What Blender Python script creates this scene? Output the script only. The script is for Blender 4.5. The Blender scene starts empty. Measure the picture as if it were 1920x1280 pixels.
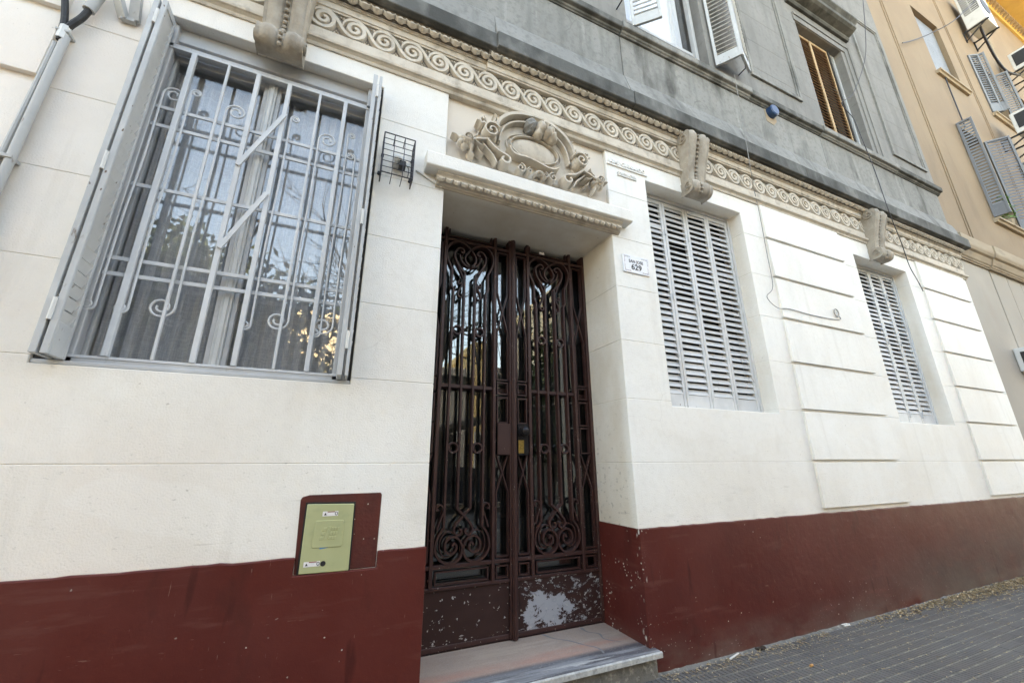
import bpy, bmesh, math, random
from mathutils import Matrix, Vector
random.seed(7)
SC = bpy.context.scene
COL = SC.collection
R = math.radians

# ------------------------------------------------------------------ camera
F_PX = 752.0                                     # focal length in pixels of the 1920 wide photograph
CR = Vector((0.91540951, -0.40249674, -0.00467012))
CU = Vector((-0.11356496, -0.26937995, 0.95631451))
CF = Vector((0.38617151, 0.87488903, 0.29230249))
CAM = Vector((0.0, -2.6, 1.366))
cd = bpy.data.cameras.new('camera'); cam = bpy.data.objects.new('camera', cd); COL.objects.link(cam)
cd.sensor_width = 36.0; cd.lens = F_PX / 1920 * 36.0; cd.clip_start = 0.05; cd.clip_end = 2000
cam.matrix_world = Matrix(((CR.x, CU.x, -CF.x, CAM.x), (CR.y, CU.y, -CF.y, CAM.y), (CR.z, CU.z, -CF.z, CAM.z), (0, 0, 0, 1)))
SC.camera = cam
# ------------------------------------------------------------------ light
SUN_EL, SUN_AZ = 41.0, 20.0                      # azimuth: degrees from +Y (behind the facade) towards +X
sdir = Vector((math.sin(R(SUN_AZ)) * math.cos(R(SUN_EL)), math.cos(R(SUN_AZ)) * math.cos(R(SUN_EL)), math.sin(R(SUN_EL))))
w = bpy.data.worlds.new('World'); SC.world = w; w.use_nodes = True
nt = w.node_tree; nt.nodes.clear()
sky = nt.nodes.new('ShaderNodeTexSky'); sky.sky_type = 'NISHITA'; sky.sun_disc = False
sky.sun_elevation = R(SUN_EL); sky.sun_rotation = R(SUN_AZ); sky.altitude = 50; sky.air_density = 1.0; sky.dust_density = 2.5; sky.ozone_density = 1.0
bg = nt.nodes.new('ShaderNodeBackground'); bg.inputs[1].default_value = 0.15
wo = nt.nodes.new('ShaderNodeOutputWorld'); nt.links.new(sky.outputs[0], bg.inputs[0]); nt.links.new(bg.outputs[0], wo.inputs[0])
sl = bpy.data.lights.new('sun', 'SUN'); sl.energy = 4.2; sl.angle = R(0.53); sl.color = (1.0, 0.94, 0.84)
so = bpy.data.objects.new('sun', sl); COL.objects.link(so); so.location = (0, 20, 30); so.rotation_euler = sdir.to_track_quat('Z', 'Y').to_euler()
vs = SC.view_settings; vs.view_transform = 'Standard'; vs.look = 'None'; vs.gamma = 1.0; vs.use_curve_mapping = False
vs.exposure = 3.45
vs.use_white_balance = True; vs.white_balance_temperature = 9500; vs.white_balance_tint = 8
SC.cycles.use_denoising = True; SC.cycles.use_adaptive_sampling = False
SC.cycles.max_bounces = 8; SC.cycles.diffuse_bounces = 4; SC.cycles.glossy_bounces = 4; SC.cycles.transparent_max_bounces = 12
SC.cycles.caustics_reflective = False; SC.cycles.caustics_refractive = False; SC.cycles.sample_clamp_indirect = 6

def px(x, y, Y=0.0):                             # photo pixel -> point on the plane at depth Y
    d = CR * ((x - 960) / F_PX) + CU * ((640 - y) / F_PX) + CF
    return CAM + d * ((Y - CAM.y) / d.y)
def pz(x, y, Z=0.0):                             # photo pixel -> point on the level at height Z
    d = CR * ((x - 960) / F_PX) + CU * ((640 - y) / F_PX) + CF
    return CAM + d * ((Z - CAM.z) / d.z)

# ------------------------------------------------------------------ materials
def lin(c):
    c = c / 255.0
    return c / 12.92 if c <= 0.04045 else ((c + 0.055) / 1.055) ** 2.4
class Mat:
    def __init__(s, name, col, rough=0.7, metal=0.0, spec=0.4):
        s.m = bpy.data.materials.new(name); s.m.use_nodes = True
        s.t = s.m.node_tree; s.N = s.t.nodes; s.b = s.N['Principled BSDF']
        s.b.inputs['Roughness'].default_value = rough; s.b.inputs['Metallic'].default_value = metal
        s.b.inputs['Specular IOR Level'].default_value = spec
        g = s.N.new('ShaderNodeNewGeometry'); s.pos = g.outputs['Position']
        rgb = s.N.new('ShaderNodeRGB'); rgb.outputs[0].default_value = (*col, 1); s.c = rgb.outputs[0]; s.nrm = None
    def L(s, a, b): s.t.links.new(a, b)
    def vec(s, sc, off=0.0):
        n = s.N.new('ShaderNodeMapping'); n.inputs['Scale'].default_value = sc; n.inputs['Location'].default_value = (off, off * .7, off * 1.3)
        s.L(s.pos, n.inputs['Vector']); return n.outputs[0]
    def rng(s, v, lo, hi, smooth=False):
        n = s.N.new('ShaderNodeMapRange'); n.inputs[1].default_value = lo; n.inputs[2].default_value = hi
        if smooth: n.interpolation_type = 'SMOOTHSTEP'
        s.L(v, n.inputs[0]); return n.outputs[0]
    def math(s, op, a, b):
        n = s.N.new('ShaderNodeMath'); n.operation = op
        for k, x in enumerate((a, b)):
            if isinstance(x, (int, float)): n.inputs[k].default_value = x
            else: s.L(x, n.inputs[k])
        return n.outputs[0]
    def noise(s, sc, detail=5, off=0.0, rough=.55, dist=0.0):
        n = s.N.new('ShaderNodeTexNoise'); n.inputs['Scale'].default_value = 1.0; n.inputs['Detail'].default_value = detail
        n.inputs['Roughness'].default_value = rough; n.inputs['Distortion'].default_value = dist
        s.L(s.vec(sc, off), n.inputs['Vector']); return n.outputs[0]
    def vor(s, sc, off=0.0, feature='F1'):
        n = s.N.new('ShaderNodeTexVoronoi'); n.feature = feature; n.inputs['Scale'].default_value = 1.0
        v = s.vec(sc, off)
        d = s.N.new('ShaderNodeTexNoise'); d.inputs['Scale'].default_value = 1.3; s.L(v, d.inputs['Vector'])
        mx = s.N.new('ShaderNodeMix'); mx.data_type = 'VECTOR'; mx.inputs[0].default_value = .35; s.L(v, mx.inputs[4]); s.L(d.outputs['Color'], mx.inputs[5])
        s.L(mx.outputs[1], n.inputs['Vector']); return n.outputs['Distance']
    def region(s, regs):
        sep = s.N.new('ShaderNodeSeparateXYZ'); s.L(s.pos, sep.inputs[0]); out = None
        for ax, a, b in regs:
            r = s.rng(sep.outputs['XYZ'.index(ax)], a, b, True); out = r if out is None else s.math('MULTIPLY', out, r)
        return out
    def over(s, mask, col):
        n = s.N.new('ShaderNodeMix'); n.data_type = 'RGBA'; s.L(mask, n.inputs[0]); s.L(s.c, n.inputs[6]); n.inputs[7].default_value = (*col, 1); s.c = n.outputs[2]; return s
    def layer(s, col, sc, lo, hi, detail=5, fac=1.0, off=0.0, region=None, rough=.55, dist=0.0, hard=False):
        sc = sc if isinstance(sc, tuple) else (sc,) * 3
        m = s.rng(s.noise(sc, detail, off, rough, dist), lo, hi)
        if region and hard:
            rg = s.math('MULTIPLY', s.math('SUBTRACT', 1.0, s.region(region)), -.35); m = s.rng(s.math('ADD', s.noise(sc, detail, off, rough, dist), rg), lo, hi)
        elif region: m = s.math('MULTIPLY', m, s.region(region))
        if fac != 1.0: m = s.math('MULTIPLY', m, fac)
        return s.over(m, col)
    def specks(s, col, sc, r, fac=1.0, off=0.0, region=None, thin=None):
        sc = sc if isinstance(sc, tuple) else (sc,) * 3
        m = s.rng(s.vor(sc, off), r, r * .6)
        if thin: m = s.math('MULTIPLY', m, s.rng(s.noise((thin,) * 3, 3, off + 3), .52, .6))
        if region: m = s.math('MULTIPLY', m, s.region(region))
        return s.over(s.math('MULTIPLY', m, fac), col)
    def cracks(s, col, sc, wd, fac=.6, off=0.0, thin=.8):
        m = s.rng(s.vor((sc,) * 3, off, 'DISTANCE_TO_EDGE'), wd, 0.0)
        m = s.math('MULTIPLY', m, s.rng(s.noise((thin,) * 3, 4, off + 9), .55, .66))
        return s.over(s.math('MULTIPLY', m, fac), col)
    def bump(s, sc, strength, dist=.004, detail=6, off=0.0):
        sc = sc if isinstance(sc, tuple) else (sc,) * 3
        n = s.N.new('ShaderNodeBump'); n.inputs['Strength'].default_value = strength; n.inputs['Distance'].default_value = dist
        s.L(s.noise(sc, detail, off), n.inputs['Height'])
        if s.nrm is not None: s.L(s.nrm, n.inputs['Normal'])
        s.nrm = n.outputs[0]; return s
    def rvar(s, sc, lo, hi):
        n = s.N.new('ShaderNodeMapRange'); s.L(s.noise((sc,) * 3, 4, 5), n.inputs[0]); n.inputs[1].default_value = .3; n.inputs[2].default_value = .7
        n.inputs[3].default_value = lo; n.inputs[4].default_value = hi; s.L(n.outputs[0], s.b.inputs['Roughness']); return s
    def done(s):
        s.L(s.c, s.b.inputs['Base Color'])
        if s.nrm is not None: s.L(s.nrm, s.b.inputs['Normal'])
        return s.m

mt = {}
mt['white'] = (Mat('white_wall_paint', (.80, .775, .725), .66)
    .layer((.69, .655, .60), 24, .48, .66, 6, .30, 81).layer((.66, .615, .55), (4, 4, 1.2), .54, .72, 7, .40, 85)
    .layer((.71, .665, .605), .55, .42, .66, 4, .6).layer((.85, .84, .81), .9, .5, .66, 4, .5, 7)
    .layer((.74, .665, .60), .8, .30, .60, 4, .7, 15, [('X', .3, -1.2)])  # pinkish tint of the left end put into the paint colour
    .layer((.60, .56, .50), (1.2, 1.2, .5), .56, .76, 7, .5, 3)
    .layer((.86, .855, .83), (.9, .9, 1.3), .585, .60, 3, .16, 41, None, .5, .6)
    .layer((.55, .51, .45), (7, 7, .55), .60, .76, 6, .38, 27)
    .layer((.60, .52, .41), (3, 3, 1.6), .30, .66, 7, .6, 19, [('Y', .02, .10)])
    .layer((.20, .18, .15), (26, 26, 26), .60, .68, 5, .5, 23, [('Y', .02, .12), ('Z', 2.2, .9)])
    .layer((.36, .33, .29), (34, 34, 60), .63, .70, 6, .45, 11, [('Z', 2.2, 1.0)], .65)
    .layer((.42, .38, .33), (3, 3, 30), .66, .70, 6, .35, 33, [('Z', 1.5, 1.0)])
    .specks((.33, .29, .25), 13, .06, .55, 2, None, 1.4).specks((.30, .27, .24), 34, .07, .5, 9, None, 1.8).cracks((.50, .46, .41), 2.1, .003, .45, 5, 1.1)
    .layer((.50, .47, .42), (2.5, 2.5, 9), .60, .75, 8, .4, 21, [('Z', 1.35, .9)])
    .bump(110, .5, .005).bump((9, 9, 9), .22, .012, 6, 4).bump((1.6, 1.6, 1.6), .12, .03, 3, 14).done())
mt['reveal'] = mt['white']
mt['panelbeige'] = (Mat('unpainted_beige_render', (.66, .585, .50), .8).layer((.72, .65, .57), 2.2, .45, .65, 5, .6).layer((.44, .38, .31), (3, 3, 6), .58, .76, 6, .4, 5)
    .bump(120, .3, .004).done())
mt['stone'] = (Mat('weathered_beige_stone', (.54, .475, .395), .85).layer((.64, .575, .49), 5, .42, .62, 6, .7).layer((.27, .225, .18), (9, 9, 6), .52, .70, 8, .65, 4)
    .layer((.13, .12, .105), (9, 9, 9), .63, .78, 7, .5, 8).bump(70, .45, .005).bump(300, .2, .002, 3, 2).done())
mt['stonedark'] = (Mat('grimy_bracket_stone', (.35, .305, .25), .9).layer((.48, .43, .365), 7, .45, .63, 6, .6).layer((.19, .16, .13), (10, 10, 4), .5, .72, 7, .6, 4)
    .bump(60, .7, .007).bump(260, .3, .002, 3, 2).done())
mt['frieze'] = (Mat('dark_frieze_ground', (.15, .125, .10), .9).layer((.25, .21, .17), 9, .45, .65, 6, .6).bump(90, .5, .005).done())  # ground kept darker than the carved scrolls and eggs for contrast
mt['cement'] = (Mat('grey_cement_cornice', (.215, .212, .20), .9)
    .layer((.285, .28, .265), (1.1, 1.1, .6), .42, .62, 6, .7).layer((.125, .124, .116), (5.5, 5.5, .7), .50, .70, 7, .65, 3)
    .layer((.07, .07, .065), (3.4, 3.4, 1.4), .54, .70, 8, .8, 13).layer((.36, .357, .335), (9, 9, .6), .62, .74, 4, .55, 17)
    .layer((.055, .053, .048), (2.4, 2.4, .8), .58, .68, 8, .8, 23).layer((.15, .147, .138), 20, .5, .64, 6, .5, 29)
    .cracks((.12, .12, .11), 2.2, .01, .6, 3).bump(60, .5, .007).bump(8, .3, .012, 5, 3).done())
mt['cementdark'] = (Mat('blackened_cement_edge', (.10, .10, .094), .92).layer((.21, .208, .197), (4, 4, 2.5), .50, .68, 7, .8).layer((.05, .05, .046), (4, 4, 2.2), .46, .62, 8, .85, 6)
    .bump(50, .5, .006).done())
mt['upper'] = (Mat('grey_upper_render', (.19, .184, .175), .85).layer((.235, .228, .217), 1.3, .4, .62, 5, .6).layer((.105, .10, .092), (3.5, 3.5, .5), .48, .70, 8, .75, 3).layer((.15, .145, .135), 18, .50, .66, 6, .5, 12).layer((.29, .283, .27), (7, 7, .6), .60, .74, 5, .5, 9)
    .bump(110, .25, .004).done())
mt['red'] = (Mat('oxblood_wall_paint', (.094, .0165, .0125), .45, 0, .26)
      .layer((.108, .0235, .019), 1.6, .42, .64, 5, .7)  .layer((.068, .0115, .0095), .8, .48, .66, 4, .7, 9)
    .layer((.085, .065, .055), (1.0, 1.0, 2.0), .30, .62, 6, .8, 4, [('X', 3.4, 7.2), ('Z', .75, .15)])
    .layer((.14, .10, .085), (2, 2, 5), .36, .62, 7, .75, 14, [('Z', .26, .02)])
    .layer((.135, .045, .037), (2.5, 2.5, 16), .58, .70, 8, .5, 51).layer((.045, .012, .010), (5, 5, 2), .60, .72, 7, .45, 57)
    .layer((.26, .16, .13), (9, 9, 70), .71, .74, 5, .35, 61).layer((.30, .20, .17), (80, 80, 12), .71, .74, 4, .4, 63)
    .specks((.62, .58, .54), (70, 70, 26), .42, .9, 71, [('X', 2.195, 2.168), ('X', 2.05, 2.12), ('Y', .05, .005), ('Z', .12, .22)], 14)
    .specks((.62, .56, .52), 26, .09, .75, 3, None, 2.2).specks((.55, .5, .46), 48, .13, .5, 6, [('Z', .55, .05)], 1.2)
    .layer((.05, .009, .008), (9, 9, 1.3), .66, .72, 3, .7, 31)
    .specks((.60, .57, .53), 55, .24, .85, 12, [('X', 2.32, 2.16), ('X', 2.0, 2.10), ('Z', .10, .2)], 5).rvar(4, .36, .56).bump(24, .3, .005).bump(140, .2, .002, 4, 3).bump(3, .15, .02, 3, 8).done())
mt['redpatch'] = (Mat('oxblood_paint_patch', (.090, .0175, .014), .45)  .layer((.058, .0145, .013), 7, .45, .62, 5, .6).specks((.66, .6, .56), 30, .1, .8, 1, None, 3).bump(34, .45, .006).done())
mt['iron'] = (Mat('dark_brown_iron_paint', (.046, .0185, .0165), .45, 0, .4).layer((.062, .028, .025), 6, .45, .62, 4, .6).specks((.55, .50, .46), 60, .13, .8, 2, None, 6)
    .specks((.5, .47, .44), 90, .2, .75, 5, [('X', 1.36, 1.5), ('Z', 2.2, 1.4)], 7).specks((.5, .47, .44), 70, .25, .8, 8, [('Z', .66, .5)], 9).bump(90, .2, .002).done())
mt['kick'] = (Mat('flaking_brown_kick_panel', (.036, .0155, .0135), .55, 0, .3).layer((.052, .024, .021), (3, 3, 6), .45, .65, 5, .7)
    .layer((.34, .36, .40), (7, 7, 10), .455, .465, 10, 1, 3.2, [('X', 1.30, 1.52), ('X', 2.12, 1.72), ('Z', .56, .36)], .72, .4, True)
    .layer((.30, .32, .35), (16, 16, 26), .56, .575, 9, .9, 1.1, [('X', 1.2, 1.5)], .72, .3, True)
    .layer((.42, .42, .43), (34, 34, 34), .655, .67, 6, .9, 5).layer((.40, .39, .39), (22, 22, 60), .60, .615, 7, .85, 8, [('Z', .40, .18)], .6, .3, True).layer((.42, .42, .42), (30, 30, 80), .58, .60, 6, .9, 18, [('Z', .48, .54)], .6, .2, True)
    .bump(40, .3, .004).done())
def gray_paint(n, c, rust=.0):
    m = Mat(n, c, .5, 0, .45).layer(tuple(x * .78 for x in c), (5, 5, 2), .45, .68, 6, .6).layer(tuple(min(1, x * 1.12) for x in c), 9, .52, .66, 4, .5, 5)
    if rust: m.specks((.10, .06, .04), (40, 40, 22), .14, rust, 3, None, 3).layer((.13, .085, .055), (22, 22, 7), .66, .73, 6, rust, 8)
    return m.bump(120, .2, .002).done()
mt['shutter'] = gray_paint('pale_grey_shutter_paint', (.58, .585, .585), .8)
mt['slat'] = gray_paint('pale_grey_slat_paint', (.58, .58, .575), .9)
mt['grille'] = gray_paint('light_grey_bar_paint', (.56, .575, .59), .25)
mt['frame'] = gray_paint('grey_window_frame_paint', (.47, .48, .49), .2)
mt['mullion'] = gray_paint('white_mullion_paint', (.62, .62, .60), .3)
mt['edge'] = gray_paint('peeling_shutter_edge_paint', (.46, .47, .475), 1.0)
mt['brownshutter'] = (Mat('bare_brown_shutter_wood', (.36, .24, .13), .75).layer((.50, .35, .20), (12, 12, 3), .45, .65, 6, .7).layer((.10, .055, .03), (14, 14, 3), .55, .7, 6, .7, 4).bump(60, .3, .003).done())
mt['brownslat'] = (Mat('worn_brown_slat_wood', (.25, .145, .085), .75).layer((.40, .27, .17), (10, 10, 20), .5, .68, 6, .7).layer((.34, .33, .31), 4, .62, .68, 4, .7, 6).bump(60, .3, .003).done())
mt['marble'] = (Mat('banded_pink_grey_marble', (.43, .335, .28), .4, 0, .4).layer((.48, .27, .21), (1.6, 9, 1), .34, .60, 6, .85, 1.0, [('Y', .04, .11), ('Y', .27, .19)])
    .layer((.54, .45, .37), (2, 15, 1), .5, .62, 5, .6, 9.0, [('Y', .2, .3)])
    .layer((.085, .088, .10), (.9, 8, 1), .22, .44, 5, .95, 2.0, [('Y', .13, .07)]).layer((.30, .305, .32), (1.6, 24, 1), .46, .56, 6, .8, 4.0, [('Y', .12, .02)])
    .layer((.60, .595, .58), (2.2, 20, 1), .55, .62, 7, .85, 6.0, [('Y', .04, -.02)], .6, .5).layer((.20, .19, .19), 120, .52, .62, 4, .3, 12).layer((.52, .47, .43), 90, .58, .66, 4, .3, 14).bump(220, .2, .001).rvar(8, .3, .6).done())
mt['marbleedge'] = (Mat('chipped_marble_edge', (.36, .36, .35), .7).layer((.52, .52, .5), 22, .45, .6, 6, .7).layer((.22, .22, .22), 30, .55, .68, 6, .7, 4).bump(70, .6, .005).done())
mt['vein'] = Mat('blue_grey_marble_vein', (.24, .235, .24), .4).bump(100, .1, .001).done()
mt['tile'] = (Mat('dark_grey_ribbed_tile', (.132, .119, .110), .8, 0, .25).layer((.142, .134, .128), 1.8, .42, .62, 6, .7).layer((.095, .09, .09), 3.3, .5, .66, 6, .6, 4).layer((.17, .163, .153), 16, .58, .74, 6, .5, 7)
    .specks((.4, .37, .3), 36, .07, .5, 2, None, 2).bump(90, .35, .003).done())
mt['joint'] = (Mat('dusty_tile_joint', (.165, .153, .132), .95).layer((.34, .305, .22), 14, .45, .62, 5, .7).layer((.10, .095, .085), 8, .5, .66, 5, .7, 3).bump(120, .5, .004).done())
mt['rubble'] = (Mat('crumbling_cement_fillet', (.165, .155, .14), .95).layer((.10, .095, .085), 14, .45, .64, 7, .7).layer((.36, .34, .30), 30, .55, .68, 5, .6, 4).bump(50, .7, .01).done())
mt['asphalt'] = (Mat('asphalt', (.052, .052, .054), .9).layer((.075, .073, .07), 4, .45, .65, 6, .7).bump(120, .6, .006).done())
mt['ground'] = (Mat('dull_ground', (.12, .115, .105), .95).layer((.08, .085, .06), .3, .45, .62, 5, .7).bump(3, .3, .02).done())
mt['kerb'] = (Mat('granite_kerb', (.26, .26, .255), .8).layer((.15, .15, .15), 40, .5, .6, 4, .7).bump(60, .4, .004).done())
mt['tan'] = (Mat('tan_rendered_wall', (.24, .172, .112), .85).layer((.285, .21, .138), .7, .42, .62, 5, .7).layer((.165, .12, .082), (2.2, 2.2, .5), .56, .76, 6, .5, 4).bump(120, .35, .004).done())
mt['tanlow'] = (Mat('pale_beige_rendered_wall', (.36, .325, .28), .85).layer((.41, .37, .32), .8, .42, .62, 5, .7).layer((.35, .30, .25), (2, 2, .6), .56, .76, 6, .5, 4).bump(120, .3, .004).done())
mt['tantrim'] = (Mat('brown_beige_trim', (.33, .26, .185), .85).layer((.42, .345, .25), (2, 2, 5), .45, .65, 5, .6).layer((.17, .14, .11), (2, 2, 6), .55, .7, 6, .6, 4).bump(90, .3, .004).done())
mt['tanyellow'] = Mat('bounce_lit_eave', (.60, .40, .13), .8).layer((.48, .31, .11), 2.2, .45, .65, 5, .6).bump(60, .2, .004).done()  # warm bounced light under the eave is put into this yellow
mt['graypaint'] = gray_paint('slate_grey_shutter_paint', (.155, .162, .178), .15)
mt['grayslat2'] = gray_paint('blue_grey_slat_paint', (.20, .21, .225), .15)
mt['acwhite'] = Mat('aged_white_ac_casing', (.62, .63, .62), .45).layer((.45, .45, .43), 5, .55, .72, 6, .5).bump(80, .1, .001).done()
mt['acdark'] = Mat('dark_ac_grille', (.02, .021, .023), .5).layer((.035, .035, .037), 20, .45, .6, 3, .5).done()
mt['black'] = Mat('black_plastic', (.014, .014, .015), .5).layer((.03, .03, .032), 20, .5, .62, 4, .5).bump(60, .1, .001).done()
mt['hose'] = Mat('black_rubber_hose', (.018, .017, .017), .6).layer((.06, .058, .055), 14, .56, .7, 5, .6).bump(60, .3, .003).done()
mt['pipe'] = gray_paint('grey_conduit_paint', (.42, .425, .42), .6)
mt['green'] = (Mat('pale_green_meter_cover', (.38, .395, .215), .45).layer((.43, .44, .25), 5, .45, .62, 4, .5).layer((.25, .28, .17), (9, 9, 20), .6, .75, 6, .4, 4).bump(140, .12, .001).done())
mt['sticker'] = Mat('white_sticker', (.72, .70, .70), .5).layer((.6, .58, .6), 60, .5, .6, 3, .4).done()
mt['print'] = Mat('dark_print', (.03, .03, .035), .5).layer((.06, .06, .065), 60, .5, .6, 3, .4).done()
mt['redprint'] = Mat('dark_red_print', (.22, .03, .03), .5).layer((.3, .06, .05), 60, .5, .6, 3, .4).done()
mt['bluetape'] = Mat('blue_tape', (.03, .22, .50), .5).layer((.06, .3, .6), 40, .5, .6, 3, .5).done()
mt['enamel'] = (Mat('white_enamel_plaque', (.70, .72, .76), .22, 0, .5).layer((.76, .77, .79), 20, .45, .6, 3, .4).bump(40, .05, .001).done())
mt['ornprint'] = Mat('faded_plaque_ornament', (.26, .24, .33), .4).layer((.30, .13, .11), 50, .5, .56, 2, .8).layer((.17, .27, .13), 60, .56, .6, 2, .7, 5).done()
mt['brass'] = Mat('brass', (.50, .36, .12), .32, 1.0).layer((.26, .19, .08), 60, .5, .62, 4, .6).bump(60, .1, .001).done()
mt['bronze'] = Mat('dark_bronze', (.022, .021, .024), .34, .6).layer((.05, .045, .045), 40, .5, .62, 4, .6).done()
mt['bluecap'] = Mat('dark_blue_plastic', (.012, .045, .12), .4).layer((.04, .10, .2), 14, .48, .62, 4, .6).done()
mt['lamp'] = Mat('lamp_housing_white', (.66, .67, .66), .4).layer((.55, .55, .54), 20, .5, .62, 4, .4).done()
mt['wire'] = Mat('dark_wire', (.03, .028, .035), .5, .3).layer((.07, .06, .06), 50, .55, .65, 4, .6).done()
mt['cablegrey'] = Mat('grey_cable_sheath', (.24, .23, .22), .6).layer((.36, .34, .32), 20, .5, .62, 4, .6).done()
mt['leaf'] = Mat('dry_leaf', (.38, .27, .145), .85).layer((.58, .48, .33), 60, .45, .56, 3, .8).layer((.15, .095, .055), 45, .55, .62, 3, .8, 5).done()
mt['paper'] = Mat('scrap_paper', (.66, .64, .60), .7).layer((.5, .48, .44), 50, .5, .62, 4, .5).done()
mt['orange'] = Mat('orange_butt', (.50, .24, .08), .7).layer((.62, .40, .2), 60, .5, .6, 3, .6).done()
mt['soil'] = Mat('dark_soil', (.035, .024, .018), .95).layer((.10, .07, .045), 60, .5, .62, 4, .7).bump(80, .8, .006).done()
mt['curtain'] = (Mat('grey_sheer_curtain', (.38, .39, .405), .95).layer((.50, .51, .525), (160, 160, 18), .48, .6, 3, .7).layer((.52, .53, .545), (14, 14, 190), .5, .62, 3, .6, 4).done())
mt['whitecurtain'] = (Mat('white_sheer_curtain', (.84, .87, .92), .9).layer((.66, .71, .80), (16, 16, .8), .45, .6, 4, .7).done())
mt['dark'] = Mat('dark_interior', (.035, .033, .031), .9).layer((.05, .048, .045), 2, .45, .62, 4, .6).done()
mt['bark'] = Mat('grey_brown_bark', (.115, .095, .078), .9).layer((.19, .17, .145), (9, 9, 3), .5, .64, 6, .7).bump(30, .5, .02).done()
mt['foliage'] = Mat('dark_green_foliage', (.045, .065, .022), .6).layer((.10, .12, .04), 4, .45, .62, 4, .7).done()
mt['plant'] = Mat('bright_plant_leaf', (.10, .22, .035), .5).layer((.17, .30, .07), 30, .45, .6, 3, .7).done()
mt['carpaint'] = Mat('dark_blue_car_paint', (.018, .022, .032), .18, .3, .6).layer((.024, .028, .04), 3, .45, .6, 3, .5).done()
mt['rubber'] = Mat('tyre_rubber', (.02, .02, .02), .8).layer((.035, .035, .033), 20, .5, .6, 3, .5).done()
mt['bA'] = (Mat('cream_street_facade', (.60, .53, .41), .85).layer((.66, .59, .47), .6, .42, .62, 5, .6).bump(40, .3, .01).done())
mt['bB'] = (Mat('grey_street_facade', (.30, .30, .29), .9).layer((.38, .37, .35), .5, .42, .62, 5, .7).bump(40, .3, .01).done())
mt['bD'] = (Mat('warm_grey_street_facade', (.36, .33, .29), .9).layer((.42, .39, .35), .5, .42, .62, 5, .7).bump(40, .3, .01).done())  # facade tone is a plain warm grey
mt['bC'] = (Mat('ochre_street_facade', (.66, .50, .25), .85).layer((.72, .58, .34), .6, .42, .62, 5, .6).bump(40, .3, .01).done())
def glass(name, f0, tint=(1, 1, 1), haze=0.0):
    m = bpy.data.materials.new(name); m.use_nodes = True; t = m.node_tree; t.nodes.clear(); N = t.nodes.new; K = t.links.new
    o = N('ShaderNodeOutputMaterial'); mx = N('ShaderNodeMixShader'); g = N('ShaderNodeNewGeometry')
    tr = N('ShaderNodeBsdfTransparent'); tr.inputs[0].default_value = (*tint, 1); gl = N('ShaderNodeBsdfGlossy'); gl.inputs['Roughness'].default_value = 0.0
    nz = N('ShaderNodeTexNoise'); nz.inputs['Scale'].default_value = 1.1; bp = N('ShaderNodeBump'); bp.inputs['Strength'].default_value = .01; bp.inputs['Distance'].default_value = .004
    K(g.outputs['Position'], nz.inputs['Vector']); K(nz.outputs[0], bp.inputs['Height']); K(bp.outputs[0], gl.inputs['Normal'])
    dt = N('ShaderNodeVectorMath'); dt.operation = 'DOT_PRODUCT'; K(g.outputs['Incoming'], dt.inputs[0]); K(g.outputs['Normal'], dt.inputs[1])
    def mth(op, x, y):
        q = N('ShaderNodeMath'); q.operation = op
        for i, z in enumerate((x, y)):
            if isinstance(z, (int, float)): q.inputs[i].default_value = z
            elif z is not None: K(z, q.inputs[i])
        return q.outputs[0]
    c = mth('ABSOLUTE', dt.outputs['Value'], None); sch = mth('POWER', mth('SUBTRACT', 1.0, c), 5.0)
    fr = mth('ADD', mth('MULTIPLY', sch, 1 - f0), f0)                     # Schlick reflectance of a pane surface
    K(fr, mx.inputs[0]); K(tr.outputs[0], mx.inputs[1]); K(gl.outputs[0], mx.inputs[2]); last = mx
    if haze:
        df = N('ShaderNodeBsdfDiffuse'); df.inputs[0].default_value = (.5, .5, .47, 1); m2 = N('ShaderNodeMixShader')
        n2 = N('ShaderNodeTexNoise'); n2.inputs['Scale'].default_value = 6; n2.inputs['Detail'].default_value = 8; K(g.outputs['Position'], n2.inputs['Vector'])
        mr = N('ShaderNodeMapRange'); K(n2.outputs[0], mr.inputs[0]); mr.inputs[1].default_value = .35; mr.inputs[2].default_value = .75; mr.inputs[3].default_value = 0; mr.inputs[4].default_value = haze
        K(mr.outputs[0], m2.inputs[0]); K(mx.outputs[0], m2.inputs[1]); K(df.outputs[0], m2.inputs[2]); last = m2
    K(last.outputs[0], o.inputs[0]); return m
mt['glass'] = glass('window_glass', .095)
mt['doorglass'] = glass('dusty_door_glass', .17, (.75, .78, .76), .03)

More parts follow.
